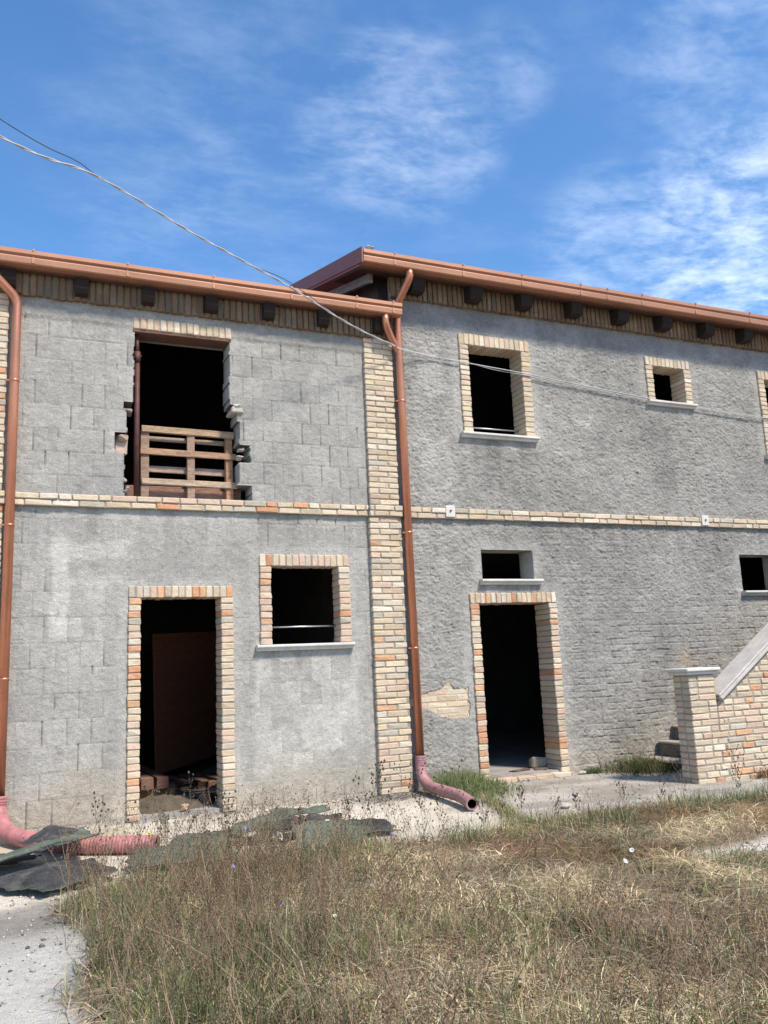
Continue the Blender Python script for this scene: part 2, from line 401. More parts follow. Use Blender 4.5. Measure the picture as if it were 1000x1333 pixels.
def ul_cut(x, z):
    n = .03 * (fbm(x * 14, z * 14, 200, 3) - .5)
    lft = np.select([z > 4.20, z > 4.12, z > 3.87, z > 3.65], [1.05, .955, .985, .875], .965) + n
    rgt = np.select([z > 4.27, z > 4.08, z > 3.81, z > 3.61, z > 3.36], [2.075, 2.16, 2.185, 2.30, 2.165], 2.31) + n
    return (z > 3.19) & (z < 4.99) & (x > lft) & (x < rgt)

# --- right house wall: very rough scratch render
R_OPEN = [(4.95, 6.11, .0, 2.13), (5.00, 6.00, 4.12, 5.40), (7.96, 8.69, 4.79, 5.42), (10.07, 11.05, 4.13, 5.43), (5.12, 5.85, 2.31, 2.70), (9.27, 10.03, 2.15, 2.69)]
R_FR = [(4.92, 6.14, -.1, 2.17), (4.98, 6.02, 4.10, 5.44), (7.93, 8.72, 4.75, 5.46), (10.04, 11.08, 4.1, 5.46), (5.12, 5.85, 2.30, 2.70), (9.27, 10.03, 2.13, 2.69)]
def right_disp(x, z):
    wx = x + .05 * (fbm(x * 6, z * 6, 301, 3) - .5); wz = z + .05 * (fbm(x * 6, z * 6, 302, 3) - .5)
    n1 = fbm(wx * 13, wz * 21, 303, 4); n2 = fbm(wx * 24 + wz * 6, wz * 33, 304, 3)
    crease = np.exp(-((n1 - .5) / .014) ** 2) * sst(.35, .6, vn(x * 7, z * 9, 308))
    pit = sst(.62, .74, fbm(wx * 19, wz * 34, 309, 3))
    big = fbm(x * 3, z * 5, 305, 3)
    rough = .012 * (n1 - .5) + .013 * (n2 - .5) - .011 * crease - .005 * pit + .004 * (big - .5)
    fine = (fbm(x * 42, z * 48, 306, 2) - .5) * .012
    nf = near_open(x, z, R_FR)
    smooth = np.clip(sst(.17, .06, nf) * .75 + sst(5.40, 5.62, z + .25 * (fbm(x * 2, z * 3, 310) - .5)) * .7, 0, 1)
    cm = sst(5.9, 7.2, x + 1.6 * (fbm(x * 1.3, z * 1.3, 320) - .5)) * sst(2.3, 1.5, z + .5 * (fbm(x * 2, z * 2, 321) - .5) - .25 * sst(7, 9, x))
    hz, vx, r, c, cn = joints(x, z, .235, .079, 44, .0065, .006, .022)
    brk = sst(.3, .62, vn(x * 7, z * 15, 330))
    d = rough * (1 - .72 * smooth) * (1 - .6 * cm) + fine * (1 - .4 * smooth) - cm * (hz * .012 * brk + vx * .014 * sst(.2, .4, cellr(cn, r, 12))) + (cellr(c, r, 6) - .5) * .007 * cm
    cm2 = (1 - cm) * sst(.52, .64, fbm(x * 1.1, z * 1.1, 350)) * (1 - smooth) * .6
    d = d - cm2 * hz * .008
    return d + .004
def patch_mask(x, z):
    n = .09 * (fbm(x * 7, z * 7, 400, 3) - .5)
    top = np.interp(x, [4.1, 4.3, 4.50, 4.58, 4.66, 4.86], [1.02, 1.04, 1.10, 1.16, 1.09, 1.09]) + n
    bot = np.interp(x, [4.1, 4.3, 4.45, 4.6, 4.72, 4.86], [.90, .86, .80, .71, .70, .79]) + n
    return (x < 4.85 + n) & (x > 4.0) & (z < top) & (z > bot)
def right_tint(x, z):
    k = 1 + .34 * (fbm(x * .9, z * 1.1, 340) - .5) + .26 * (fbm(x * 4, z * 6, 341) - .5)
    nf = near_open(x, z, R_FR)
    k = k + .22 * sst(.2, .02, nf + .08 * (fbm(x * 6, z * 6, 342) - .5))
    for a, b, c, d in ((6.6, 6.95, 4.35, 4.5), (6.55, 6.9, 5.0, 5.1), (9.2, 9.35, 4.98, 5.1), (9.5, 9.7, 4.95, 5.05), (4.4, 4.75, 4.6, 5.3), (6.2, 6.35, 4.4, 4.6), (4.15, 4.8, 3.25, 4.1)):
        k = k + .24 * rect(x, z, a, b, c, d, .05, .25, int(a * 7))
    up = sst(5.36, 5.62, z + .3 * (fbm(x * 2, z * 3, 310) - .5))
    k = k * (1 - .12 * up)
    low = sst(.6, .0, z)
    cm = sst(6.5, 7.4, x) * sst(1.8, 1.0, z)
    k = k + cm * .1
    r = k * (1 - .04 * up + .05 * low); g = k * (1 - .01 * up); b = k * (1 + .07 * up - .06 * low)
    warm = rect(x, z, 7.95, 8.25, 1.15, 1.42, .05, .3) * .5
    q = stain(x, z, ((4.94, 6.04, 4.09), (7.9, 8.74, 4.75), (10, 11.1, 4.11), (5.08, 5.94, 2.27), (9.24, 10.1, 2.11), (4.1, 13, 3.06))) * (1 + .16 * (fbm(x * 26, z * 30, 67, 3) - .5)) * (1 - .18 * sst(.55, .75, fbm(x * 1.7, z * .7, 68)))
    return np.stack([r * (1 + .25 * warm), g, b * (1 - .2 * warm)], -1) * q[..., None]

SL = .275
# ------------------------------------------------------------------ left house
HL = tag(empty('house', (1.8, 0, 0)), 'lower left house of grey slurried concrete blocks with a broken window opening above a doorway', 'house')
HL_IN = HL
def P(o, par):
    o.parent = par; o.matrix_parent_inverse = Matrix.Translation(-Vector(par.location)); return o
class _Par:
    pass
_link0 = link
def link(name, me, parent):
    o = bpy.data.objects.new(name, me); COL.objects.link(o)
    if parent is not None:
        o.parent = parent
        w = Vector((0, 0, 0)); p = parent
        mi = Matrix.Identity(4)
        p = parent; chain = Matrix.Identity(4)
        while p is not None:
            chain = Matrix.LocRotScale(p.location, p.rotation_euler, None) @ Matrix.Identity(4) @ chain if p.parent is None else p.matrix_parent_inverse @ chain
            p = p.parent
        # parts are modelled in world coordinates
        if parent.type == 'EMPTY': o.matrix_parent_inverse = Matrix.LocRotScale(parent.location, parent.rotation_euler, None).inverted()
    return o

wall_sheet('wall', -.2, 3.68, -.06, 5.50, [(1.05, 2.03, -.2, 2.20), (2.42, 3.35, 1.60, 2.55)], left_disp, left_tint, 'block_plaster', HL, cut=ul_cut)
for a, b in ((-2.6, -.2), (3.68, 4.04)):
    mb = MB(); mb.box(a, b, 0, .3, -.1, 5.50); mb.build('wall', 'block_plaster', HL)
# pilasters
def pilaster(parent, x0, x1, z1):
    mb = MB()
    brick_panel(mb, x0, x1, -.045, .05, 3.20, z1, .066, .03, .08, L=.25)
    brick_panel(mb, x0 - .02, x1 + .01, -.055, .05, 0.0, 3.055, .0675, .05, .1, L=.25)
    mb.box(x0 + .005, x1 - .005, -.036, .05, 3.19, z1, 1); mb.box(x0 - .015, x1 + .005, -.046, .05, -.05, 3.06, 1)
    return mb.build('pilaster', ['brick', 'mortar'], parent)
pilaster(HL, 3.68, 4.05, 5.23); pilaster(HL, -.54, -.165, 5.23)
def string(parent, x0, x1, y=-.05, red=.05, pale=0):
    mb = MB()
    for i in range(2):
        course(mb, x0, x1, y + .006 * (1 - i) - .004, .03, 3.06 + .066 * i, 3.06 + .066 * i + .056, .07 + .12 * i, red, .12, rnd=1)
    mb.box(x0, x1, y + .012, .03, 3.058, 3.186, 1)
    return mb.build('string_course', ['brick', 'mortar'], parent)
string(HL, -.14, 3.66, red=.1); string(HL, -.56, -.143, -.085); string(HL, 3.663, 4.07, -.085)
def frieze(parent, x0, x1, z0, z1, skip=()):
    mb = MB()
    soldier(mb, x0, x1, -.075, .03, z0, z1, .01, .12, w=.071, gap=.014, jz=.008)
    mb.box(x0, x1, -.045, .03, z0 + .01, z1, 1)
    return mb.build('brick_frieze', ['frieze', 'mortar'], parent)
frieze(HL, -2.6, 4.06, 5.225, 5.475)
frame(HL, 'door_frame', 1.145, 1.955, 1.025, 2.085, .0, 2.15, 2.265, .13, .2, .25)
f = frame(HL, 'window_frame', 2.50, 3.275, 2.375, 3.405, 1.645, 2.48, 2.605, .1, .5, .2)
sill(f, 2.325, 3.42, 1.64); rail(f, 2.49, 3.28, 1.83, .14)
mb = MB(); soldier(mb, 1.045, 2.10, -.022, .2, 5.015, 5.145, .12, .25, w=.07); mb.box(1.05, 2.095, -.012, .2, 5.02, 5.14, 1)
mb.build('brick_lintel', ['brick', 'mortar'], HL)
mb = MB(); mb.cbox(1.04, 2.10, -.010, .22, 4.982, 5.012, .004, .002, 0, (.15, .08, .055)); mb.build('lintel_board', 'pallet_wood', HL)
# torn edges of the broken opening: chunks of hollow block and mortar
def chunk(x0, x1, y0, y1, z0, z1, c, j=.008):
    mb = MB(); mb.cbox(x0, x1, y0, y1, z0, z1, .013, j, 0, c); mb.build('masonry_chunk', 'brick', HL)
chunk(.885, 1.0, .06, .28, 3.66, 3.86, (.52, .38, .31)); chunk(.90, 1.0, .02, .08, 3.78, 3.85, (.36, .25, .2))
chunk(2.085, 2.22, -.03, .2, 4.17, 4.235, (.45, .41, .36)); chunk(2.12, 2.2, -.035, .12, 4.225, 4.26, (.48, .44, .39), .01)
chunk(2.165, 2.31, .03, .28, 3.83, 3.86, (.33, .28, .24), .005); chunk(2.165, 2.31, .02, .28, 3.37, 3.41, (.28, .25, .22), .005)
chunk(.96, 1.05, .0, .2, 4.10, 4.135, (.38, .33, .28))
for q in range(9):
    a = random.choice(((.97, 3.3), (2.29, 3.45), (2.2, 3.75), (.98, 4.0), (2.28, 3.22), (1.0, 3.22)))
    s_ = random.uniform(.015, .035); x = a[0] + random.uniform(-.02, .02); z = a[1] + random.uniform(-.08, .1)
    chunk(x - s_, x + s_, .02, .09, z - s_ * .7, z + s_ * .7, (.38, .34, .31), .007)
# interior
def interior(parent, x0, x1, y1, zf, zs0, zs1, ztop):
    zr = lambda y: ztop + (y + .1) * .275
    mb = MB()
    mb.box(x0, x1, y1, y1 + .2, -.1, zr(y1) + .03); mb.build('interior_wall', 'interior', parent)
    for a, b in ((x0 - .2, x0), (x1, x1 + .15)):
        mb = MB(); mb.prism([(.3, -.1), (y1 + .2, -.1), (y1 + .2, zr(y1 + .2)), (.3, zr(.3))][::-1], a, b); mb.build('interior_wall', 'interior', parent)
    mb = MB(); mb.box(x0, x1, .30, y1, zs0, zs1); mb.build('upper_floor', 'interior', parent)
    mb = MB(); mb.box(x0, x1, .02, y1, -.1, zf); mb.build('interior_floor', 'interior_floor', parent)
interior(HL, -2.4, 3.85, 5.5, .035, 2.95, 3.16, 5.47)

# ------------------------------------------------------------------ roofs, gutters, pipes
def roof(parent, x0, x1, yf, zu, y1):
    yf += .125
    """zu: underside height at the front edge yf; soffit boards below, sheet above, rafters with shaped ends"""
    mb = MB(); t = .075
    def zz(y): return zu + (y - yf) * SL
    mb.prism([(yf, zz(yf) + .02), (y1, zz(y1) + .02), (y1, zz(y1) + t), (yf, zz(yf) + t)][::-1], x0, x1)
    o = mb.build('roof', 'verge', parent)
    mb = MB(); w = .14; y = yf + .005
    while y < .6:
        b = min(y + w - .006, y1)
        mb.prism([(y, zz(y)), (b, zz(b)), (b, zz(b) + .022), (y, zz(y) + .022)][::-1], x0 + .02, x1 - .02)
        y += w
    mb.build('soffit', 'soffit', o)
    return o
def rafter(roofo, x, zb, yend, ztop_at0, w=.15):
    mb = MB()
    def zt(y): return ztop_at0 + y * SL
    prof = [(yend, zt(yend)), (yend, zb + .07), (yend + .03, zb + .018), (yend + .075, zb), (.0, zb + .02), (.6, zb + .18), (.6, zt(.6))]
    n = len(prof)
    mb.prism(prof, x - w / 2, x + w / 2)
    return mb.build('rafter', 'dark_timber', roofo)
def gutter(roofo, x0, x1, yf, ztop, zbot, brackets):
    mb = MB(); h = ztop - zbot; d = .12
    prof = [(yf, ztop), (yf - .008, ztop - .004), (yf - .008, ztop - h * .30), (yf + .004, ztop - h * .36), (yf + .016, ztop - h * .40), (yf + .016, ztop - h * .47), (yf + .002, ztop - h * .52),
            (yf, ztop - h * .56), (yf + .006, zbot + .012), (yf + .018, zbot), (yf + d - .01, zbot), (yf + d, zbot + .01), (yf + d, ztop - .015),
            (yf + d - .004, ztop - .015), (yf + d - .004, zbot + .014), (yf + .02, zbot + .006), (yf + .022, ztop - h * .6), (yf + .02, ztop - h * .3), (yf + .004, ztop - .006)]
    mb.prism(prof, x0, x1)
    for xe in (x0 + .001, x1 - .004):
        mb.box(xe, xe + .003, yf + .02, yf + d - .006, zbot + .008, ztop - .02)
    g = mb.build('gutter', 'copper', roofo)
    for x in brackets:
        b = MB(); w = .013
        b.box(x - w, x + w, yf - .0115, yf - .0085, ztop - h * .32, ztop + .004); b.box(x - w, x + w, yf - .004, yf - .001, zbot + .014, ztop - h * .5)
        b.box(x - w, x + w, yf + .008, yf + .0135, ztop - h * .5, ztop - h * .33)
        b.box(x - w * .9, x + w * .9, yf - .011, yf + .12, ztop + .002, ztop + .006); b.box(x - .008, x + .008, yf - .017, yf - .010, ztop - .012, ztop + .010)
        o = b.build('bracket', 'copper', g)
    return g
YL, YR = -.27, -.39
RL = roof(HL, -2.8, 4.03, YL, 5.435, 5.8)
for x in (-.18, .51, 1.18, 1.85, 2.50, 3.15, 3.85): rafter(RL, x, 5.26, -.17, 5.48, .13)
gutter(RL, -2.8, 4.10, YL, 5.612, 5.462, [-.9, .04, .95, 1.85, 2.73, 3.52, 3.985, -1.8])

HR = tag(empty('house', (8, 0, 0)), 'taller right house in rough grey render with brick framed windows and outside stairs', 'house')
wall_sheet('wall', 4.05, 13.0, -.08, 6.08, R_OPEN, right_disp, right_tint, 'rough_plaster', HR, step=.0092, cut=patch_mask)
mb = MB(); brick_panel(mb, 4.06, 4.93, .006, .1, .66, 1.22, .066, .04, .3, gap=.007); mb.box(4.06, 4.93, .0085, .1, .66, 1.22, 1)
mb.build('exposed_brickwork', ['brick', 'pale_mortar'], HR)
mb = MB(); mb.prism([(.31, 4.0), (5.5, 4.0), (5.5, 6.07 + 5.5 * SL), (.31, 6.07 + .31 * SL)][::-1], 4.05, 4.35); mb.build('gable_wall', 'interior', HR)
string(HR, 4.10, 13, red=.015)
frieze(HR, 4.06, 13, 5.785, 6.045)
f = frame(HR, 'window_frame', 5.11, 5.885, 4.98, 6.02, 4.155, 5.30, 5.445, .03, .12, .26)
sill(f, 4.94, 6.045, 4.15); rail(f, 5.1, 5.9, 4.27, .15)
f = frame(HR, 'window_frame', 8.05, 8.605, 7.93, 8.725, 4.82, 5.335, 5.46, .08, .15, .26); sill(f, 7.895, 8.745, 4.815); rail(f, 8.04, 8.62, 4.90, .15, .006)
f = frame(HR, 'window_frame', 10.165, 10.95, 10.04, 11.075, 4.175, 5.335, 5.47, .06, .15, .26); sill(f, 10.0, 11.12, 4.17)
frame(HR, 'door_frame', 5.04, 6.025, 4.92, 6.14, .03, 2.05, 2.17, .14, .28, .3)
mb = MB(); mb.box(5.1211, 5.8489, .298, .302, 2.312, 2.699)
sill(HR, 5.075, 5.94, 2.335, .2); sill(HR, 9.24, 10.1, 2.175, .2)
mb = MB()
course(mb, 4.92, 6.15, -.10, .12, -.03, .035, .05, .2, .4); mb.box(4.94, 6.13, -.09, .1, -.04, .03, 1); mb.build('threshold', ['brick', 'mortar'], HR)
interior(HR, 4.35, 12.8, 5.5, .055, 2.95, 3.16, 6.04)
RR = roof(HR, 3.57, 13.2, YR, 5.985, 5.8)
for x in (4.35, 5.15, 5.89, 6.67, 7.43, 8.19, 8.97, 9.71, 10.45, 11.2): rafter(RR, x, 5.815, -.26, 6.055, .17)
gutter(RR, 3.58, 13.2, YR, 6.172, 6.015, [3.98, 4.9, 5.75, 6.65, 7.08, 7.66, 8.6, 9.62, 10.5])
mb = MB()   # verge flashing on the open end of the taller roof
mb.prism([(YR - .004, 6.00), (5.8, 6.00 + (5.8 - YR) * SL), (5.8, 6.19 + (5.8 - YR) * SL), (YR - .004, 6.19)], 3.555, 3.569)
mb.build('verge_flashing', 'verge', RR)
mb = MB()   # weathered barge boards and a torn grey membrane under the verge
mb.prism([(-.05, 5.93), (3, 5.93 + 3.05 * SL), (3, 6.05 + 3.05 * SL), (-.05, 6.05)], 3.78, 3.83)
mb.build('barge_board', 'grey_board', RR)
mb = MB(); mb.cbox(3.62, 3.72, YR, YR + .1, 6.19, 6.215, .01, .008); mb.build('foam_scrap', 'stone', RR)

def downpipe(parent, path, r, clamps):
    # smooth the corners
    pts = [Vector(p) for p in path]; out = [pts[0]]
    for i in range(1, len(pts) - 1):
        a, b, c = pts[i - 1], pts[i], pts[i + 1]
        d1 = min(.09, (a - b).length * .45); d2 = min(.09, (c - b).length * .45)
        p = b + (a - b).normalized() * d1; q = b + (c - b).normalized() * d2
        for k in range(7):
            t = k / 6; out.append(p * (1 - t) ** 2 + b * 2 * t * (1 - t) + q * t * t)
    out.append(pts[-1])
    mb = MB(); mb.tube(out, r, 24); o = mb.build('downpipe', 'copper_pipe', parent)
    for z in clamps:
        c = MB(); x, y = np.interp(z, [path[-1][2], path[-2][2]], [path[-1][0], path[-2][0]]), path[-1][1]
        c.tube([(x, y, z - .012), (x, y, z + .012)], r + .004, 24, cap=True)
        c.box(x - .006, x + .006, y, .02, z - .008, z + .008); c.cbox(x - r - .03, x - r, y - .008, y + .008, z - .009, z + .009, .003)
        c.build('clamp', 'copper_pipe', o)
    return o
downpipe(HL, [(-.35, YL + .06, 5.46), (-.35, YL + .06, 5.37), (-.095, -.075, 5.16), (-.095, -.075, 5.0), (-.09, -.075, .34)], .045, (4.3, 2.85, 1.4))
downpipe(HR, [(4.19, YR + .06, 6.02), (4.19, YR + .06, 5.92), (4.115, -.085, 5.66), (4.115, -.085, 5.5), (4.14, -.085, .36)], .046, (4.45, 2.87, 1.55))
mb = MB()   # branch from the lower gutter joining the main pipe
pp = [(3.90, YL + .06, 5.46), (3.90, YL + .06, 5.40), (3.905, YL + .065, 5.36), (3.93, YL + .09, 5.31), (4.0, YL + .14, 5.22), (4.06, -.105, 5.14), (4.095, -.09, 5.10), (4.118, -.085, 5.05), (4.12, -.085, 5.0)]
mb.tube(pp, .043, 20); mb.build('branch_pipe', 'copper_pipe', HR)
# tie plates
for x in (4.705, 8.665):
    mb = MB(); mb.cbox(x - .062, x + .062, -.066, -.045, 3.075, 3.215, .004); t_ = mb.build('tie_plate', 'stone', HR)
    mb = MB(); mb.tube([(x, -.066, 3.15), (x, -.078, 3.15)], .012, 8, smooth=False); mb.build('tie_bolt', 'prop_steel', t_)

# ------------------------------------------------------------------ staircase
ST = tag(empty('staircase', (6.86, -1.45, 0)), 'outside brick staircase with a capped brick newel pillar and sloping stone coping', 'staircase')
X0, YF = 6.68, -1.57
mb = MB(); CH = .0676
def xjoin(i): return X0 + ((.365, .44, .33, .49)[i % 4] if i < 10 else .365)
for i in range(17):
    z = -.02 + i * CH
    course(mb, X0, xjoin(i) - .006, YF, YF + .12, z, z + CH - .013, (i % 2) * .125, .03, .12, rnd=1, gap=.012)
    mb.cbox(X0, X0 + .1, YF + .132, YF + .245, z, z + CH - .013, .007, .002, 0, bcol(.03, .12))
mb.box(X0 + .006, X0 + .368, YF + .008, YF + .24, -.05, 1.128, 1)
pil = mb.build('newel_pillar', ['brick', 'mortar'], ST)
mb = MB(); mb.cbox(X0 - .055, X0 + .42, YF - .055, YF + .30, 1.165, 1.20, .008, .001); mb.cbox(X0 - .03, X0 + .395, YF - .03, YF + .275, 1.13, 1.167, .006, .001)
mb.build('cap', 'stone', pil)
mb = MB(); SLS = .67
def ctop(x): return .86 + (x - 7.08) * SLS
n = 46
for i in range(n):
    z = -.02 + i * CH
    xs = max(xjoin(i) + .006, 7.08 + (z + .0545 - .80) / SLS)
    course(mb, xs, 10.6, YF, YF + .12, z, z + CH - .013, (i % 2) * .125 + random.uniform(0, .06), .09, .22, rnd=1, gap=.013)
v = [(X0 + .372, -.05), (10.6, -.05), (10.6, ctop(10.6) - .02), (X0 + .372, ctop(X0 + .372) - .02)]
vv = [(x, YF + .008, z) for x, z in v] + [(x, YF + .25, z) for x, z in v]
mb.add(vv, [(0, 1, 2, 3), (7, 6, 5, 4), (0, 4, 5, 1), (1, 5, 6, 2), (2, 6, 7, 3), (3, 7, 4, 0)], 1)
mb.build('parapet_wall', ['brick', 'mortar'], ST)
mb = MB(); an = math.atan(SLS); Lc = 4.2
mt = Matrix.Translation((7.085, YF - .05, .845)) @ Matrix.Rotation(-an, 4, 'Y')
mb.cbox(-.0, Lc, .0, .335, .0, .035, .006, .0015, mtx=mt); mb.cbox(.01, Lc, .022, .31, .033, .06, .008, .0015, mtx=mt)
mb.build('coping', 'coping', ST)
for i in range(11):
    xa = 7.24 + i * .275; z = .12 + i * .168
    mb = MB(); mb.cbox(xa - .03, xa + .29, -1.31, -.02, z - .04, z, .016, .008, 0); mb.box(xa + random.uniform(0, .03), xa + 3.2 - i * .275, -1.31, -.015, z - .172, z - .041, 1)
    mb.build('step', ['old_tread', 'old_riser'], ST)

# ------------------------------------------------------------------ things in the openings
WOODS = [(.40, .27, .18), (.44, .31, .21), (.36, .25, .18), (.46, .33, .22), (.40, .24, .14)]
def board(mb, x0, x1, y0, y1, z0, z1, c=None, mtx=None, dark=1.):
    c = c or random.choice(WOODS); c = (c[0] * .84, c[1] * .80, c[2] * .80)
    mb.cbox(x0, x1, y0, y1, z0, z1, .004, .003, 0, c, mtx)
pr = tag(empty('wooden_pallet', (1.66, .14, 3.2)), 'weathered wooden pallet standing on edge in the broken upper opening', 'pallet')
T = Matrix.Translation((1.66, .12, 3.19)) @ Matrix.Rotation(R(-5), 4, 'X') @ Matrix.Rotation(R(.6), 4, 'Y')
for x, c in ((-.465, (.34, .24, .17)), (0.02, (.38, .27, .19)), (.44, (.44, .25, .14))):
    mb = MB(); board(mb, x - .04, x + .04, .024, .10, .01, .80, c, T); mb.build('stringer', 'pallet_wood', pr)
for z0, z1, x0, x1, c in ((.75, .825, -.505, .50, (.44, .31, .20)), (.50, .565, -.515, .515, (.42, .27, .17)), (.165, .23, -.50, .525, (.52, .40, .28))):
    mb = MB(); board(mb, x0, x1, 0, .022, z0, z1, c, T); mb.build('deck_board', 'pallet_wood', pr)
for z0, z1, c in ((.69, .745, (.40, .31, .24)), (.335, .41, (.42, .31, .24)), (.0, .16, (.30, .17, .12))):
    mb = MB(); board(mb, -.49, .47, .102, .124, z0, z1, c, T); mb.build('deck_board', 'pallet_wood', pr)
mb = MB(); mb.cbox(.99, 2.25, .27, .295, 3.165, 3.37, .004, .003, 0, (.26, .15, .11))
tag(mb.build('plank', 'pallet_wood', None), 'wide reddish plank lying on edge behind the window pallet', 'plank')
ps = tag(empty('steel_prop', (1.10, .09, 3.2)), 'brown telescopic steel prop standing at the left of the broken opening', 'prop')
mb = MB(); mb.tube([(1.10, .06, 3.19), (1.095, .06, 4.74)], .029, 16); mb.build('outer_tube', 'prop_steel', ps)
mb = MB(); mb.tube([(1.095, .06, 4.66), (1.095, .06, 4.78)], .036, 16); mb.tube([(1.06, .045, 4.72), (1.14, .045, 4.735)], .007, 8); mb.build('collar', 'prop_steel', ps)
mb = MB(); mb.tube([(1.095, .06, 4.74), (1.092, .06, 4.965)], .021, 16); mb.build('inner_tube', 'prop_steel', ps)
mb = MB(); mb.box(1.03, 1.17, -.005, .125, 3.185, 3.192); mb.build('base_plate', 'prop_steel', ps)

# ground floor, left doorway
mb = MB(); T = Matrix.Translation((1.64, 2.2, .165)) @ Matrix.Rotation(R(50), 4, 'Z') @ Matrix.Rotation(R(-2.5), 4, 'Y')
mb.cbox(0, 1.9, 0, .03, .0, 1.72, .004, .002, mtx=T)
for k in range(1, 6): mb.cbox(.03, 1.9, -.004, .0, k * .29 - .006, k * .29, .001, 0, mtx=T)
tag(mb.build('plywood_sheet', 'panel_wood', None), 'large brown wooden sheet leaning inside the left doorway', 'board')
for i, (x, rz, w, lab) in enumerate(((1.36, 4, .14, 'left one of two square brown timber beams on the floor inside the left doorway'), (1.525, 4, .13, 'right one of two square brown timber beams inside the left doorway, nearest the low pallet'))):
    T = Matrix.Translation((x, .98, .15)) @ Matrix.Rotation(R(rz), 4, 'Z')
    mb = MB(); mb.cbox(-w / 2, w / 2, 0, 1.7, .0, .13, .006, .003, 0, (.20, .11, .08), T)
    tag(mb.build('timber_beam', 'pallet_wood', None), lab, 'beam')
mb = MB(); mb.cbox(1.2, 1.66, 1.05, 1.14, .035, .148, .006, .004, 0, (.32, .16, .07)); tag(mb.build('timber_block', 'pallet_wood', None), 'orange brown wooden block propping up the two beams inside the left doorway', 'block')
def flat_pallet(loc, rz, label, L=1.1, W=.8):
    r = tag(empty('wooden_pallet', loc, R(rz)), label, 'pallet')
    A = Matrix.Translation(loc) @ Matrix.Rotation(R(rz), 4, 'Z')
    for y in (-W / 2, -.05, W / 2 - .1):
        for x in (-L / 2, -.06, L / 2 - .12):
            mb = MB(); board(mb, x, x + .12, y, y + .1, .02, .10, (.24, .15, .10), A); mb.build('block', 'pallet_wood', r)
        mb = MB(); board(mb, -L / 2, L / 2, y, y + .1, .0, .02, (.24, .16, .11), A); mb.build('runner', 'pallet_wood', r)
    for k in range(6):
        x = -L / 2 + k * (L - .1) / 5; mb = MB(); board(mb, x, x + .1, -W / 2, W / 2, .10, .122, (.22, .14, .10), A); mb.build('deck_board', 'pallet_wood', r)
    return r
flat_pallet((2.1, 1.75, .04), 8, 'flat brown wooden pallet on the floor of the left doorway, below the leaning sheet')
flat_pallet((2.32, .72, .04), 62, 'dark wooden pallet lying behind the right jamb of the left doorway', 1.0, .6)
# dirt heap
def heap(name, cx, cy, z0, rx, ry, h, m, label, cat, seed, n=34):
    u = np.linspace(-1, 1, n); X, Y = np.meshgrid(u, u, indexing='ij')
    rr = np.hypot(X, Y) + .5 * (fbm(X * 2 + 5, Y * 2, seed) - .5)
    Z = h * np.clip(1 - rr, 0, 1) ** .8 * (.6 + .8 * fbm(X * 5, Y * 5, seed + 1)) - .01
    V = np.stack([cx + X * rx, cy + Y * ry, z0 + Z], -1).reshape(-1, 3)
    i = np.arange(n * n).reshape(n, n); Q = np.stack([i[:-1, :-1], i[1:, :-1], i[1:, 1:], i[:-1, 1:]], -1).reshape(-1, 4)
    o = npmesh(name, V, Q, np.zeros((0, 3), int), np.ones((len(V), 3)), m, None, True)
    return tag(o, label, cat)
heap('dirt_heap', 1.5, .62, .035, .5, .5, .13, 'dirt', 'low heap of brown dirt and rubbish just inside the left doorway', 'dirt heap', 500)
def rock(mb, c, s, seed, col):
    n = 7; V = []; r = np.random.default_rng(seed)
    for i in range(n):
        for j in range(10):
            th = math.pi * (i + .5) / n; ph = 2 * math.pi * j / 10
            V.append([math.sin(th) * math.cos(ph), math.sin(th) * math.sin(ph), math.cos(th)])
    V = np.array(V); V = V * (1 + .22 * r.normal(0, 1, (len(V), 1)).clip(-1, 1)) * np.array(s) + np.array(c)
    F = [(i * 10 + j, i * 10 + (j + 1) % 10, (i + 1) * 10 + (j + 1) % 10, (i + 1) * 10 + j)[::-1] for i in range(n - 1) for j in range(10)] + [tuple(range(10)), tuple(range(60, 70))[::-1]]
    mb.add(V, F, 0, col)
mb = MB(); rock(mb, (1.59, .05, .075), (.045, .04, .04), 3, (.36, .24, .17)); tag(mb.build('stone', 'gravel', None), 'small round brownish stone on the threshold of the left doorway', 'stone')
mb = MB(); mb.cbox(0, .2, 0, .12, 0, .12, .018, .010, 0, (.33, .27, .20), Matrix.Translation((5.83, .32, .056)) @ Matrix.Rotation(R(-12), 4, 'Z'))
tag(mb.build('masonry_block', 'brick', None), 'pale masonry block against the right jamb inside the right doorway', 'block')
for i, (x, y, l, rz, lab) in enumerate(((5.62, .26, .26, 10, 'dark broken tile shard lying flat at the middle of the right doorway floor'), (5.86, .18, .16, -25, 'small dark tile shard lying beside the right jamb of the right doorway'))):
    mb = MB(); mb.cbox(-l / 2, l / 2, -.06, .06, 0, .018, .006, .01, 0, (.10, .07, .055), Matrix.Translation((x, y, .058)) @ Matrix.Rotation(R(rz), 4, 'Z'))
    tag(mb.build('tile_shard', 'brick', None), lab, 'tile shard')

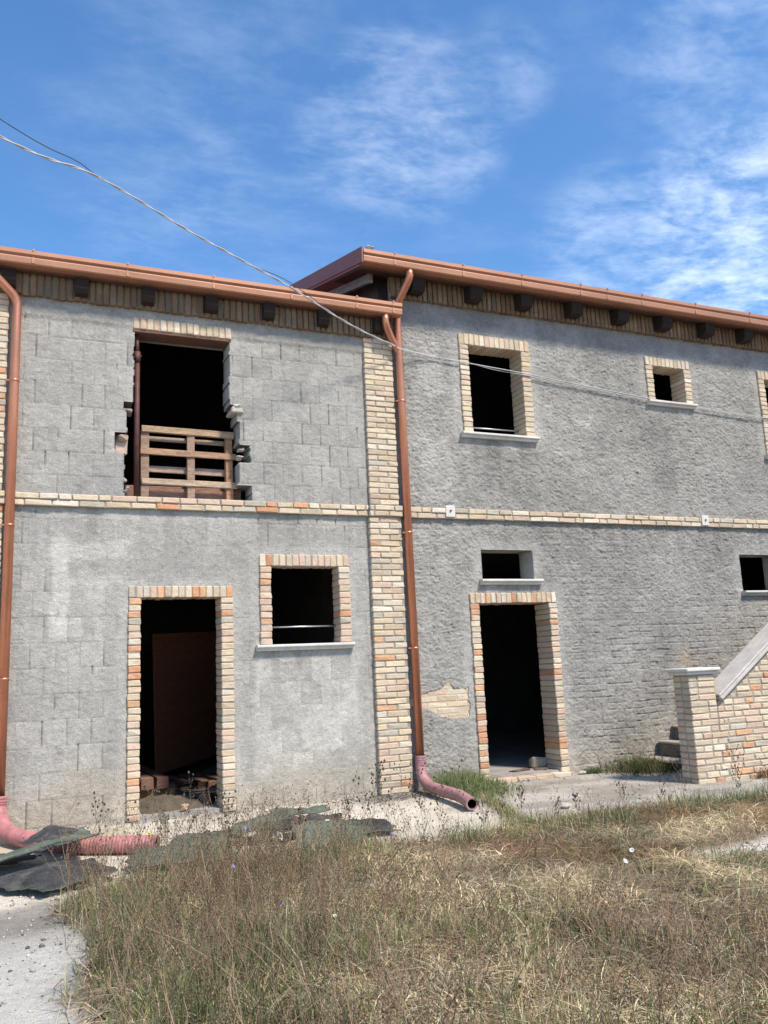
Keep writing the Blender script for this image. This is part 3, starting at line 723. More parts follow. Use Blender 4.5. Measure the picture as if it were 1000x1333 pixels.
# ------------------------------------------------------------------ corrugated drain pipes
def spline(P_, n):
    P_ = np.asarray(P_, float); k = len(P_); out = []
    Q = np.vstack([2 * P_[0] - P_[1], P_, 2 * P_[-1] - P_[-2]])
    for i in range(k - 1):
        p0, p1, p2, p3 = Q[i:i + 4]
        for t in np.linspace(0, 1, n, endpoint=(i == k - 2)):
            out.append(.5 * ((2 * p1) + (-p0 + p2) * t + (2 * p0 - 5 * p1 + 4 * p2 - p3) * t * t + (-p0 + 3 * p1 - 3 * p2 + p3) * t ** 3))
    return np.array(out)
def resample(p, step):
    d = np.concatenate([[0], np.cumsum(np.linalg.norm(np.diff(p, axis=0), axis=1))])
    s = np.arange(0, d[-1], step); return np.stack([np.interp(s, d, p[:, k]) for k in range(3)], 1)
def drain(name, path, r, amp, m, label, inside=True):
    root = tag(empty(name, tuple(path[-1])), label, 'drain pipe')
    p = resample(spline(path, 24), .0065)
    k = np.arange(len(p)); rad = r + amp * (np.where((k // 2) % 2, 1, -1)) * 1.0
    mb = MB(); mb.tube(p, rad, 22, cap=False); mb.build('pipe_wall', m, root)
    mb = MB(); mb.tube(p[-40:], r - .012, 20, cap=False); mb.tube(p[-42:-38], r - .013, 20, cap=True); mb.build('pipe_bore', 'pipe_inside', root)
    # annular end
    q = MB(); n = 22; e = p[-1]; t = p[-1] - p[-3]; t /= np.linalg.norm(t); a = np.cross([0, 0, 1], t); a /= np.linalg.norm(a); b = np.cross(t, a)
    V = [e + rr * (math.cos(2 * math.pi * j / n) * a + math.sin(2 * math.pi * j / n) * b) for rr in (r + amp, r - .013) for j in range(n)]
    q.add(V, [(j, (j + 1) % n, n + (j + 1) % n, n + j) for j in range(n)]); q.build('pipe_rim', m, root)
    return root
drain('drain_pipe', [(4.14, -.085, .38), (4.135, -.09, .25), (4.13, -.16, .14), (4.11, -.36, .085), (4.08, -.75, .08), (4.04, -1.15, .085), (3.97, -1.52, .065)], .057, .0016, 'pvc_pipe',
      'pinkish flexible drain pipe with an open end, curving out beside the tall brick pilaster')
drain('drain_pipe', [(-.09, -.085, .36), (-.09, -.10, .25), (-.07, -.22, .16), (.0, -.48, .09), (.18, -.88, .075), (.42, -1.2, .07), (.75, -1.45, .07), (1.08, -1.62, .07)], .066, .003, 'pvc_red',
      'dusty red ribbed drain pipe at the far left, partly covered by roofing felt')

# ------------------------------------------------------------------ roofing felt
def felt(name, pts, label, zf, m=('felt_green', 'felt_black'), flip=False, n=26, seed=0, rag=.05, t=.007, rough=.02, bend=0.):
    """pts: four ground corners (x,y) in order; zf(u,v) height; ragged edges, thin but solid"""
    u = np.linspace(0, 1, n); U, Vv = np.meshgrid(u, u, indexing='ij')
    U2 = U + rag * (fbm(Vv * 6 + seed, U * 3, seed) - .5) * 2; V2 = Vv + rag * (fbm(U * 6 + seed, Vv * 3, seed + 4) - .5) * 2
    p = [np.array(q, float) for q in pts]
    XY = ((1 - U2) * (1 - V2))[..., None] * p[0] + (U2 * (1 - V2))[..., None] * p[1] + (U2 * V2)[..., None] * p[2] + ((1 - U2) * V2)[..., None] * p[3]
    XY[..., 1] += bend * np.sin(math.pi * U)
    Z = zf(U, Vv) + rough * (fbm(U * 5 + seed, Vv * 5, seed + 7) - .4) + rough * .6 * np.abs(fbm(U * 9 + Vv * 4 + seed, Vv * 3 - U * 5, seed + 17) - .5)
    top = np.concatenate([XY, Z[..., None]], -1).reshape(-1, 3)
    bot = top - np.array([0, 0, t]); i = np.arange(n * n).reshape(n, n)
    q = np.stack([i[:-1, :-1], i[1:, :-1], i[1:, 1:], i[:-1, 1:]], -1).reshape(-1, 4); N = n * n
    rim = []
    for a, b in ((i[:, 0], 0), (i[-1, :], 0), (i[::-1, -1], 0), (i[0, ::-1], 0)):
        for k in range(n - 1): rim.append([a[k + 1], a[k], a[k] + N, a[k + 1] + N])
    Q = np.concatenate([q, q[:, ::-1] + N, np.array(rim)])
    o = npmesh(name, np.concatenate([top, bot]), Q, np.zeros((0, 3), int), np.ones((2 * N, 3)), list(m), None, False)
    mi = np.zeros(len(Q), np.int32); mi[len(q):] = 1
    if flip: mi = 1 - mi
    o.data.polygons.foreach_set('material_index', mi)
    return tag(o, label, 'roofing felt')
FG = 'roofing felt offcuts on the ground'
def fz(a=0., b=0., c=0., d=0., hump=0.): return lambda u, v: a * (1 - u) * (1 - v) + b * u * (1 - v) + c * u * v + d * (1 - u) * v + hump * np.sin(math.pi * np.clip(u, 0, 1)) * np.sin(math.pi * np.clip(v, 0, 1)) + .012
ff = [
 felt('roofing_felt', [(-.25, -2.15), (.22, -2.62), (.72, -2.38), (.55, -1.85)], 'thick black roofing felt sheet folded at the front left, nearest the pale path', fz(.04, .03, .05, .05, .07), flip=True, seed=11, rough=.035),
 felt('roofing_felt', [(-.45, -1.80), (-.3, -2.02), (.64, -1.68), (.55, -1.34)], 'green strip of roofing felt sagging over the black sheet and the red drain pipe', fz(.06, .08, .19, .19, .04), seed=12, rag=.05, bend=-.12),
 felt('roofing_felt', [(.08, -1.42), (.33, -1.72), (.50, -1.42), (.30, -1.08)], 'black piece of roofing felt draped over the bend of the red drain pipe', fz(.14, .18, .20, .2, .04), flip=True, seed=13, rag=.04),
 felt('roofing_felt', [(-.45, -1.45), (.05, -1.75), (.22, -1.45), (-.1, -1.05)], 'dark crumpled roofing felt lying flat at the far left beneath the drain pipe', fz(.03, .05, .05, .02, .03), flip=True, seed=14, rag=.1),
 felt('roofing_felt', [(.75, -2.25), (1.55, -2.4), (1.6, -1.95), (.9, -1.80)], 'dull green roofing felt sheet flat in front of the ribbed red pipe end', fz(.04, .03, .06, .07, .02), seed=15),
 felt('roofing_felt', [(1.08, -1.9), (1.72, -1.85), (1.80, -1.42), (1.28, -1.32)], 'pale green flat roofing felt sheet just right of the ribbed red pipe end', fz(.04, .05, .06, .05, .03), seed=16, rag=.04),
 felt('roofing_felt', [(1.6, -1.8), (2.1, -1.9), (2.22, -1.38), (1.72, -1.5)], 'green roofing felt sheet tented up in the middle of the felt heap', fz(.08, .10, .16, .1, .05), seed=17, rough=.06, rag=.07),
 felt('roofing_felt', [(2.02, -1.5), (2.58, -1.45), (2.62, -1.26), (2.08, -1.28)], 'long thin grey green roofing felt flap at the top of the felt heap', fz(.13, .12, .14, .15, .0), seed=18, rough=.06, rag=.09),
 felt('roofing_felt', [(2.2, -2.05), (2.95, -2.1), (2.98, -1.72), (2.28, -1.6)], 'dark ragged roofing felt sheet at the right end of the felt heap', fz(.05, .03, .04, .09, .02), seed=19, rough=.06, flip=True, rag=.07),
 felt('roofing_felt', [(1.95, -2.55), (2.55, -2.5), (2.56, -2.25), (2.0, -2.2)], 'blue green roofing felt flap standing up in the grass below the felt heap', lambda u, v: .02 + .17 * v + .02 * np.sin(5 * u), seed=20, rag=.05),
]
for k, (x, y, z, s, lab) in enumerate(((2.0, -1.78, .12, .2, 'black torn felt scrap left of the rubble in the felt heap'), (2.25, -1.72, .13, .2, 'black torn felt scrap in the middle of the felt heap'), (2.45, -1.62, .10, .17, 'black torn felt scrap at the right of the felt heap'), (1.62, -1.62, .07, .16, 'black felt scrap between the two green felt sheets'), (2.3, -1.95, .07, .2, 'lowest black felt scrap at the front of the felt heap'))):
    an = random.uniform(0, 6); c_, s_ = math.cos(an), math.sin(an)
    cs = [(x + s * (a * c_ - b * s_), y + s * (a * s_ + b * c_)) for a, b in ((-1, -.7), (1, -.6), (.9, .7), (-.8, .6))]
    ff.append(felt('roofing_felt', cs, lab, (lambda z: lambda u, v: z + .04 * (vn(u * 3 + z * 90, v * 3, 5) - .5))(z), flip=True, n=20, seed=40 + k, rag=.2, rough=.09))
for o in ff: o['group'] = FG
for k, (x, y, z, s, lab) in enumerate(((1.95, -2.0, .05, .035, 'pale grey rubble lump in front of the felt heap'), (2.5, -1.88, .06, .03, 'small grey rubble lump at the right of the felt heap'))):
    mb = MB(); rock(mb, (x, y, z + .03), (s * 1.3, s, s), 20 + k, (.40, .37, .33)); tag(mb.build('rubble', 'gravel', None), lab, 'rubble')

# ------------------------------------------------------------------ cables
def cable(name, path, r, m, label, twist=0):
    p = resample(spline(path, 20), .03)
    mb = MB()
    if twist:
        k = np.arange(len(p)) * .03 * 2 * math.pi / twist
        for ph in (0, math.pi):
            q = p.copy(); q[:, 2] += r * .95 * np.cos(k + ph); q[:, 1] += r * .95 * np.sin(k + ph); mb.tube(q, r, 6)
    else: mb.tube(p, r, 6)
    return tag(mb.build(name, m, None), label, 'cable')
cpath = [(-4.5, -7.2, 4.6), (-2.3, -4.9, 4.75), (-.219, -2.75, 5.222), (.484, -2.116, 5.434), (1.346, -1.508, 5.418), (1.95, -1.16, 5.38), (2.555, -.824, 5.33), (3.181, -.52, 5.21), (3.6, -.33, 5.15), (4.06, -.15, 5.105)]
cable('overhead_cable', cpath, .0062, 'cable', 'thick pale twisted overhead cable running down from the sky to the copper downpipe', .5)
cable('overhead_cable', [(-4.5, -7.2, 5.0), (-2.0, -4.6, 5.2), (-.219, -2.75, 5.36), (.32, -2.25, 5.455), (.484, -2.12, 5.443), (1.0, -1.72, 5.45), (1.95, -1.13, 5.395), (2.4, -.90, 5.40), (2.7, -.75, 5.35), (3.181, -.50, 5.222)], .004, 'cable_dark', 'thin dark overhead wire above the thick twisted cable')
cable('wall_cable', [(4.06, -.14, 5.10), (4.5, -.045, 5.09), (4.97, -.042, 5.055), (5.98, -.042, 4.99), (7.0, -.042, 4.905), (7.83, -.042, 4.845), (8.7, -.042, 4.785), (10.0, -.042, 4.73), (12.8, -.042, 4.66)], .0065, 'cable', 'upper of two pale cables strung across the right house below its windows heads')
cable('wall_cable', [(4.06, -.14, 5.09), (4.6, -.042, 5.075), (5.0, -.042, 5.062), (5.5, -.02, 5.005), (5.98, -.042, 4.968), (7.2, -.042, 4.865), (8.0, -.042, 4.80), (8.72, -.042, 4.77), (10.4, -.042, 4.69), (12.8, -.042, 4.62)], .0045, 'cable', 'lower thinner one of two pale cables strung across the right house')

# ------------------------------------------------------------------ ground
def path_left(x, y):     # pale gravelly concrete path at the left
    e = .32 + .14 * (fbm(x * 0 + 3, y * 2.2, 600) - .5) * 2 + .02 * y * 0
    return sst(e + .10, e - .06, x + .10 * (fbm(x * 6, y * 6, 601) - .5))
def apron(x, y):
    e = np.interp(x, [-3, 0, 1.4, 2.6, 3.3, 3.8, 4.3, 5.5, 7, 9], [-2.9, -2.8, -2.2, -2.35, -2.62, -2.5, -2.35, -2.55, -2.75, -3.0])
    return sst(e - .08, e + .10, y + .25 * (fbm(x * 3, y * 3, 610) - .5))
def tongue(x, y):        # green grass tongue between the two slabs
    c = np.interp(x, [3.6, 3.95, 4.15, 4.35, 4.6, 4.9], [-2.6, -2.45, -1.9, -1.25, -.5, -.05])
    return np.exp(-((y - c) / .2) ** 2) * sst(3.7, 3.9, x) * sst(5.0, 4.75, x)
def strip(x, y):         # white gravel strip in the grass at the right
    c = -4.02 + .03 * (x - 4.6) + .08 * (fbm(x * 2, y, 620) - .5)
    return sst(.17, .07, np.abs(y - c) + .1 * (fbm(x * 7, y * 7, 621) - .5)) * sst(4.05, 4.5, x + .2 * (fbm(x, y * 9, 622) - .5))
def grassy(x, y):
    return np.clip((1 - path_left(x, y)) * (1 - apron(x, y)) * (1 - .93 * strip(x, y)), 0, 1)
def zground(x, y):
    far = sst(12, 40, np.hypot(x - 4, y + 3))
    z = .03 * (fbm(x * 1.3, y * 1.3, 630, 3) - .5) + .012 * (fbm(x * 9, y * 9, 631, 3) - .5)
    flat = apron(x, y) * (1 - sst(6.6, 7.2, x) * 0)
    z = z * (1 - .7 * flat) + .02 * grassy(x, y) - .01 * sst(-2.2, -6, y) - .006
    return z * (1 - far) + far * 1.2 * (fbm(x * .02, y * .02, 640) - .5)
gx = np.concatenate([-np.geomspace(180, 1.7, 26), np.arange(-1.6, 9.5, .03), np.geomspace(9.6, 180, 26)])
gy = np.concatenate([-np.geomspace(180, 7.3, 24), np.arange(-7.2, .3, .03), np.geomspace(.4, 180, 26)])
GX, GY = np.meshgrid(gx, gy, indexing='ij'); GZ = zground(GX, GY)
def gcol(x, y):
    soil = np.array([.235, .175, .12]); conc = np.array([.60, .545, .45]); grav = np.array([.43, .395, .345]); pth = np.array([.47, .45, .41]); wht = np.array([.58, .54, .47])
    a = apron(x, y)[..., None]; p = path_left(x, y)[..., None]; s = strip(x, y)[..., None]
    k = (1 + .35 * (fbm(x * 2, y * 2, 650) - .5) + .25 * (fbm(x * 9, y * 9, 651) - .5))[..., None]
    rt = sst(3.7, 4.5, x + .5 * (fbm(x * 2, y * 2, 652) - .5))[..., None]
    ap = conc * (1 - rt) + grav * rt
    dirt = (sst(.55, .70, fbm(x * 2.5, y * 4, 653)) * sst(-.9, -.1, y) * .5 + sst(.5, .7, fbm(x * 1.7, y * 2.5, 654)) * .5 * rt[..., 0] + sst(.5, .62, fbm(x * 6, y * 9, 659)) * .12
            + np.exp(-((y + .03) / .09) ** 2) * .55 * sst(.3, .6, fbm(x * 6, y * 6, 658)) + np.exp(-((x - 3.75) / .45) ** 2 - ((y + .25) / .22) ** 2) * .85)[..., None]
    ap = ap * (1 - dirt) + np.array([.21, .18, .145]) * dirt
    och = (rect(x, y, -.2, 1.0, -.75, -.25, .12, .3) * .6)[..., None]
    ap = ap * (1 - och) + np.array([.46, .37, .22]) * och
    pt = pth * (1 - .45 * np.exp(-((y + 3.1) / .35) ** 2)[..., None] * np.array([1, 1.05, 1.15]))
    sl = soil * (1 + .5 * (fbm(x * 5, y * 5, 655) - .5))[..., None]
    c = sl * (1 - a) + ap * a; c = c * (1 - p * (1 - a)) + pt * p * (1 - a); c = c * (1 - s) + wht * s
    t = np.clip(tongue(x, y), 0, 1)[..., None] * .7
    return (c * (1 - t) + soil * t) * k
i = np.arange(GX.size).reshape(GX.shape)
Q = np.stack([i[:-1, :-1], i[1:, :-1], i[1:, 1:], i[:-1, 1:]], -1).reshape(-1, 4)
g = npmesh('ground', np.stack([GX.ravel(), GY.ravel(), GZ.ravel()], 1), Q, np.zeros((0, 3), int), gcol(GX, GY).reshape(-1, 3), 'ground', None, True)
tag(g, kind='structure')

# pebbles
def pebbles(name, xy, s, col, label, kind='stuff'):
    n = len(xy); O = np.array([(1, 0, 0), (-1, 0, 0), (0, 1, 0), (0, -1, 0), (0, 0, 1), (0, 0, -1)], float)
    V = O[None] * s[:, None, None] * rng.uniform(.6, 1.3, (n, 6, 1)) * np.array([1.2, 1, .7])
    a = rng.uniform(0, 6.3, n); c, sn = np.cos(a), np.sin(a)
    V = np.stack([V[..., 0] * c[:, None] - V[..., 1] * sn[:, None], V[..., 0] * sn[:, None] + V[..., 1] * c[:, None], V[..., 2]], -1)
    V[..., 0] += xy[:, :1]; V[..., 1] += xy[:, 1:]; V[..., 2] += (zground(xy[:, 0], xy[:, 1]) + s * .3)[:, None]
    T_ = np.array([(0, 2, 4), (2, 1, 4), (1, 3, 4), (3, 0, 4), (2, 0, 5), (1, 2, 5), (3, 1, 5), (0, 3, 5)])
    T = (T_[None] + 6 * np.arange(n)[:, None, None]).reshape(-1, 3)
    o = npmesh(name, V.reshape(-1, 3), np.zeros((0, 4), int), T, np.repeat(col, 6, 0), 'gravel')
    return tag(o, label, 'gravel', kind=kind)
def scatter(n, x0, x1, y0, y1, f):
    p = np.stack([rng.uniform(x0, x1, n), rng.uniform(y0, y1, n)], 1)
    return p[rng.random(n) < f(p[:, 0], p[:, 1])]
xy = np.concatenate([scatter(5200, -1.5, .6, -7, -2.4, path_left), scatter(5200, 3.6, 9, -3, -.02, lambda x, y: apron(x, y) * (.3 + .7 * sst(.4, .6, fbm(x * 3, y * 3, 660)))),
                     scatter(700, -1, 3.9, -2.4, -.02, lambda x, y: apron(x, y) * sst(.5, .65, fbm(x * 3, y * 3, 661))), scatter(5000, 4, 9, -4.4, -3.6, strip), scatter(2500, .3, 8, -7, -3, lambda x, y: grassy(x, y) * (.25 + .75 * sst(.52, .66, fbm(x * 1.5 + 4, y * 2.1, 750))))])
nlit = len(xy)
xy = np.concatenate([xy, scatter(9000, 3.0, 5.6, -1.2, -.05, lambda x, y: np.exp(-((x - 3.75) / .5) ** 2 - ((y + .3) / .25) ** 2) + .5 * np.exp(-((y + .12) / .08) ** 2)), scatter(5000, 0, 8, -.5, -.02, lambda x, y: np.exp(-((y + .06) / .08) ** 2) * .5), scatter(1100, 1.5, 3.8, -2.3, -.2, lambda x, y: .1 + .6 * sst(.5, .62, fbm(x * 4, y * 4, 664)))])
k = rng.random(len(xy)); k[nlit:] = .85 + .15 * k[nlit:]
pc = np.where(k[:, None] < .55, np.array([[.46, .43, .38]]), np.where(k[:, None] < .8, np.array([[.30, .27, .23]]), np.array([[.12, .11, .10]]))) * rng.uniform(.7, 1.25, (len(xy), 1))
pebbles('gravel', xy, rng.gamma(1.7, .0026, len(xy)).clip(.002, .017), pc, 'loose pale and dark pebbles scattered over the path and the concrete apron')
# bigger debris on the right apron
for j, (x, y, s, lab) in enumerate(((7.0, -.2, .05, 'pale loose stone on the ground by the foot of the stairs'), (4.75, -1.9, .04, 'flat pale stone on the gravel in front of the right doorway'), (6.25, -.12, .035, 'small grey stone at the wall foot right of the right doorway'))):
    mb = MB(); rock(mb, (x, y, s * .5), (s * 1.4, s, s * .6), 60 + j, (.42, .39, .34)); tag(mb.build('stone', 'gravel', None), lab, 'stone')

# ------------------------------------------------------------------ grass and weeds
def blades(name, xy, h, w, lean, col, label, cat, parent=None, kind='stuff', dz=None):
    n = len(xy); a = rng.uniform(0, 2 * math.pi, n); b = rng.uniform(0, 2 * math.pi, n)
    d = np.stack([np.cos(a), np.sin(a)], 1); pw = np.stack([np.cos(b), np.sin(b)], 1)
    z0 = zground(xy[:, 0], xy[:, 1]) - .005 + (0 if dz is None else dz)
    V = np.zeros((n, 7, 3))
    for k, t in enumerate((0, .38, .72, 1.)):
        px = xy + d * (h * lean * (t ** 1.7))[:, None]
        pz = z0 + h * t * (1 - .42 * np.clip(lean, 0, 1.8) * t)
        ww = w * (1, .9, .6, 0)[k]
        if k < 3:
            V[:, 2 * k, :2] = px - pw * ww[:, None]; V[:, 2 * k + 1, :2] = px + pw * ww[:, None]; V[:, 2 * k, 2] = V[:, 2 * k + 1, 2] = pz
        else: V[:, 6, :2] = px; V[:, 6, 2] = pz
    o = 7 * np.arange(n)[:, None]
    Q = np.concatenate([o + np.array([0, 1, 3, 2]), o + np.array([2, 3, 5, 4])]); T = o + np.array([4, 5, 6])
    C = np.repeat(col, 7, 0)
    ob = npmesh(name, V.reshape(-1, 3), Q, T, C, 'grass', parent)
    return tag(ob, label, cat, kind=kind) if label else ob
STRAW = np.array([(.52, .43, .26), (.46, .365, .215), (.38, .29, .165), (.62, .55, .38), (.56, .48, .32), (.43, .36, .24)])
RUST = np.array([(.27, .155, .085), (.22, .135, .08), (.32, .19, .11), (.19, .125, .08)])
GREEN = np.array([(.15, .19, .065), (.115, .165, .045), (.19, .215, .095), (.17, .18, .085), (.22, .225, .13)])
def bare(x, y): return sst(.55, .68, fbm(x * 1.5 + 4, y * 2.1, 750)) * sst(1.8, 3.0, x)
def clump(x, y, s=0): return fbm(x * 3.3, y * 3.3, 740 + s, 3)
def greenness(x, y):
    g = .16 + .6 * sst(.48, .66, fbm(x * 1.3, y * 1.6, 700)) + .75 * np.exp(-((y + 2.9) / .28) ** 2) * sst(3.0, 4.0, x) * (.5 + fbm(x * 2, y * 2, 701))
    g = g + .30 * sst(2.8, 1.2, x) + .6 * np.exp(-((x - .62) / .28) ** 2 - ((y + 3.3) / .55) ** 2) + .5 * np.exp(-((x - 2.15) / .35) ** 2 - ((y + 2.75) / .2) ** 2) + .4 * sst(2.0, .8, x) * sst(-4.0, -5.2, y)
    return np.clip(g, 0, .9)
def rustness(x, y):
    return np.clip(.16 + .75 * sst(.48, .66, fbm(x * 1.4 + 9, y * 1.8, 705)) * (.35 + .65 * sst(2.2, 3.4, x)) + .3 * np.exp(-((x - 3.2) / .6) ** 2 - ((y + 5.2) / .7) ** 2), 0, .9)
def mixcol(p, g=None, rust=None):
    n = len(p); x, y = p[:, 0], p[:, 1]
    g = greenness(x, y) if g is None else np.full(n, g); r_ = rustness(x, y) if rust is None else np.full(n, rust)
    c = STRAW[rng.integers(0, len(STRAW), n)]; c = np.where((rng.random(n) < r_)[:, None], RUST[rng.integers(0, 4, n)], c)
    c = np.where((rng.random(n) < g)[:, None], GREEN[rng.integers(0, 5, n)], c)
    return c * rng.uniform(.5, 1.25, (n, 1)) * (.68 + .75 * sst(.3, .7, fbm(x * 2.2, y * 2.2, 745)))[:, None] * np.interp(x, [1.5, 3.2], [.88, 1.12])[:, None]
def tallness(x, y):      # the left part carries tall rank weeds, the right is short and trodden
    return np.clip(.22 + .9 * sst(3.3, 1.4, x + .2 * (y + 4) + 1.1 * (fbm(x, y, 710) - .5)) + .35 * np.exp(-((y + 2.85) / .3) ** 2), 0, 1.2)
p = scatter(140000, .2, 9.0, -7.2, -2.0, lambda x, y: grassy(x, y) * (.04 + .96 * sst(.38, .60, clump(x, y))) * (1 - .75 * bare(x, y)))
n = len(p); tl = tallness(p[:, 0], p[:, 1]); ck = sst(.35, .7, clump(p[:, 0], p[:, 1]))
blades('dry_grass', p, (.022 + (.036 + .22 * tl) * ck * rng.random(n) ** .7) * rng.uniform(.6, 1.3, n), rng.uniform(.0009, .0027, n), rng.gamma(2, .42, n) * (1.25 - .5 * tl), mixcol(p), 'dry straw coloured grass covering the foreground', 'dry grass')
p = scatter(90000, .2, 9.0, -7.2, -2.1, lambda x, y: grassy(x, y) * (.35 + .65 * sst(.4, .6, fbm(x * 2, y * 2, 722))) * (1 - .6 * bare(x, y))); n = len(p)     # flattened dead litter
blades('grass_litter', p, rng.uniform(.04, .17, n), rng.uniform(.0012, .0034, n), rng.uniform(1.6, 2.4, n), mixcol(p, .04) * 1.05, 'flattened dead straw littering the soil between the grass', 'dead grass', dz=.008 + .02 * rng.random(n))
# small broad leaved forbs low in the sward
p = scatter(16000, .25, 8, -7, -2.3, lambda x, y: grassy(x, y) * sst(.5, .64, fbm(x * 2.6, y * 2.6, 748))); n = len(p)
blades('low_forbs', p, rng.uniform(.03, .12, n), rng.uniform(.004, .009, n), rng.gamma(2, .5, n), GREEN[rng.integers(0, 5, n)] * rng.uniform(.6, 1.25, (n, 1)), 'grey green leaves of low weeds growing through the dry grass', 'weeds')
p = np.concatenate([scatter(26000, 3.0, 9.0, -3.4, -2.35, lambda x, y: np.exp(-((y - np.interp(x, [3, 5, 9], [-2.8, -2.72, -2.95])) / .2) ** 2) * (.2 + .8 * sst(.4, .6, fbm(x * 2.2, y * 2.2, 731)))),
                    scatter(6000, .25, 1.1, -4.3, -2.6, lambda x, y: np.exp(-((x - .65) / .22) ** 2 - ((y + 3.3) / .5) ** 2)),
                    scatter(5000, 1.7, 2.7, -3.1, -2.4, lambda x, y: np.exp(-((x - 2.15) / .3) ** 2 - ((y + 2.72) / .16) ** 2)),
                    scatter(12000, .4, 4.5, -7, -3.6, lambda x, y: sst(.50, .64, fbm(x * 1.6, y * 1.6, 733)) * .8)])
n = len(p); gc = GREEN[rng.integers(0, 5, n)] * rng.uniform(.7, 1.3, (n, 1)); st = rng.random(n) < .25; gc[st] = STRAW[rng.integers(0, 6, st.sum())]
blades('green_grass', p, rng.uniform(.06, .22, n), rng.uniform(.0012, .003, n), rng.gamma(2, .28, n), gc, 'green grass growing along the edge of the apron and in patches', 'green grass')
# clump beside the right drain pipe, tongue towards the grass
def pipe_side(x, y):
    return np.clip(np.exp(-((x - 4.50) / .30) ** 2 - ((y + .30) / .36) ** 2) * 1.5, 0, 1)
p = scatter(16000, 4.18, 5.2, -1.4, -.05, pipe_side); n = len(p)
gc = GREEN[rng.integers(0, 4, n)] * rng.uniform(.8, 1.5, (n, 1)) * np.array([1.15, 1.1, 1.25])
blades('grass_clump', p, rng.uniform(.08, .30, n) * (.5 + .5 * pipe_side(p[:, 0], p[:, 1])), rng.uniform(.002, .004, n), rng.gamma(2, .3, n), gc, 'bushy green grass clump between the copper downpipe and the right doorway', 'grass clump', kind=None)
p = scatter(26000, 3.7, 4.9, -2.6, -.7, lambda x, y: tongue(x, y)); n = len(p)
gc = GREEN[rng.integers(0, 4, n)] * rng.uniform(.8, 1.3, (n, 1)); st = rng.random(n) < .4; gc[st] = STRAW[rng.integers(0, 6, st.sum())]
blades('joint_grass', p, rng.uniform(.03, .12, n), rng.uniform(.0012, .003, n), rng.gamma(2, .4, n), gc, 'grass growing in the joint between the two concrete slabs', 'grass')
# weeds at the foot of the stairs and along the wall
def stair_weed(x, y): return np.exp(-((x - 7.0) / .30) ** 2 - ((y + .32) / .28) ** 2)
p = scatter(9000, 6.2, 7.7, -.95, -.03, stair_weed); n = len(p); gc = GREEN[rng.integers(0, 4, n)] * rng.uniform(.35, .9, (n, 1)); st = rng.random(n) < .2; gc[st] = RUST[rng.integers(0, 4, st.sum())] * .8
blades('stair_weed', p, rng.uniform(.05, .26, n), rng.uniform(.002, .006, n), rng.gamma(2, .4, n), gc, 'scrubby green weed growing over the bottom steps beside the wall', 'weed', kind=None)
p = scatter(1200, 6.3, 6.55, -.25, -.03, lambda x, y: np.exp(-((x - 6.42) / .08) ** 2 - ((y + .1) / .06) ** 2)); n = len(p)
blades('wall_weed', p, rng.uniform(.03, .1, n), rng.uniform(.003, .006, n), rng.gamma(2, .4, n), GREEN[rng.integers(0, 4, n)] * rng.uniform(.5, 1, (n, 1)), 'small green weed tuft at the wall foot between right doorway and stairs', 'weed', kind=None)
p = scatter(1500, 7.4, 8.8, -1.75, -1.55, lambda x, y: np.exp(-((y + 1.64) / .06) ** 2) * sst(.4, .6, fbm(x * 4, y, 760))); n = len(p)
blades('brown_weed', p, rng.uniform(.05, .16, n), rng.uniform(.003, .006, n), rng.gamma(2, .4, n), mixcol(p, .2, .7) * np.array([.7, .55, .5]), 'brown dead weed at the foot of the stair parapet', 'weed', kind=None)

# thin stalks: strips of three-sided tubes
def stalks(paths, r0, r1, cols):
    """paths (n,k,3)"""
    n, k, _ = paths.shape
    t = np.gradient(paths, axis=1); t /= np.linalg.norm(t, axis=2, keepdims=True) + 1e-9
    ref = np.zeros_like(t); ref[..., 0] = 1
    a = np.cross(t, ref); a /= np.linalg.norm(a, axis=2, keepdims=True) + 1e-9; b = np.cross(t, a)
    V = np.zeros((n, k, 3, 3))
    rr = r0[:, None] + (r1 - r0)[:, None] * np.linspace(0, 1, k)[None]
    for j in range(3):
        w = 2 * math.pi * j / 3
        V[:, :, j] = paths + rr[..., None] * (math.cos(w) * a + math.sin(w) * b)
    id_ = np.arange(n * k * 3).reshape(n, k, 3)
    Q = np.concatenate([np.stack([id_[:, :-1, j], id_[:, :-1, (j + 1) % 3], id_[:, 1:, (j + 1) % 3], id_[:, 1:, j]], -1).reshape(-1, 4) for j in range(3)])
    return V.reshape(-1, 3), Q, np.repeat(cols, k * 3, 0)
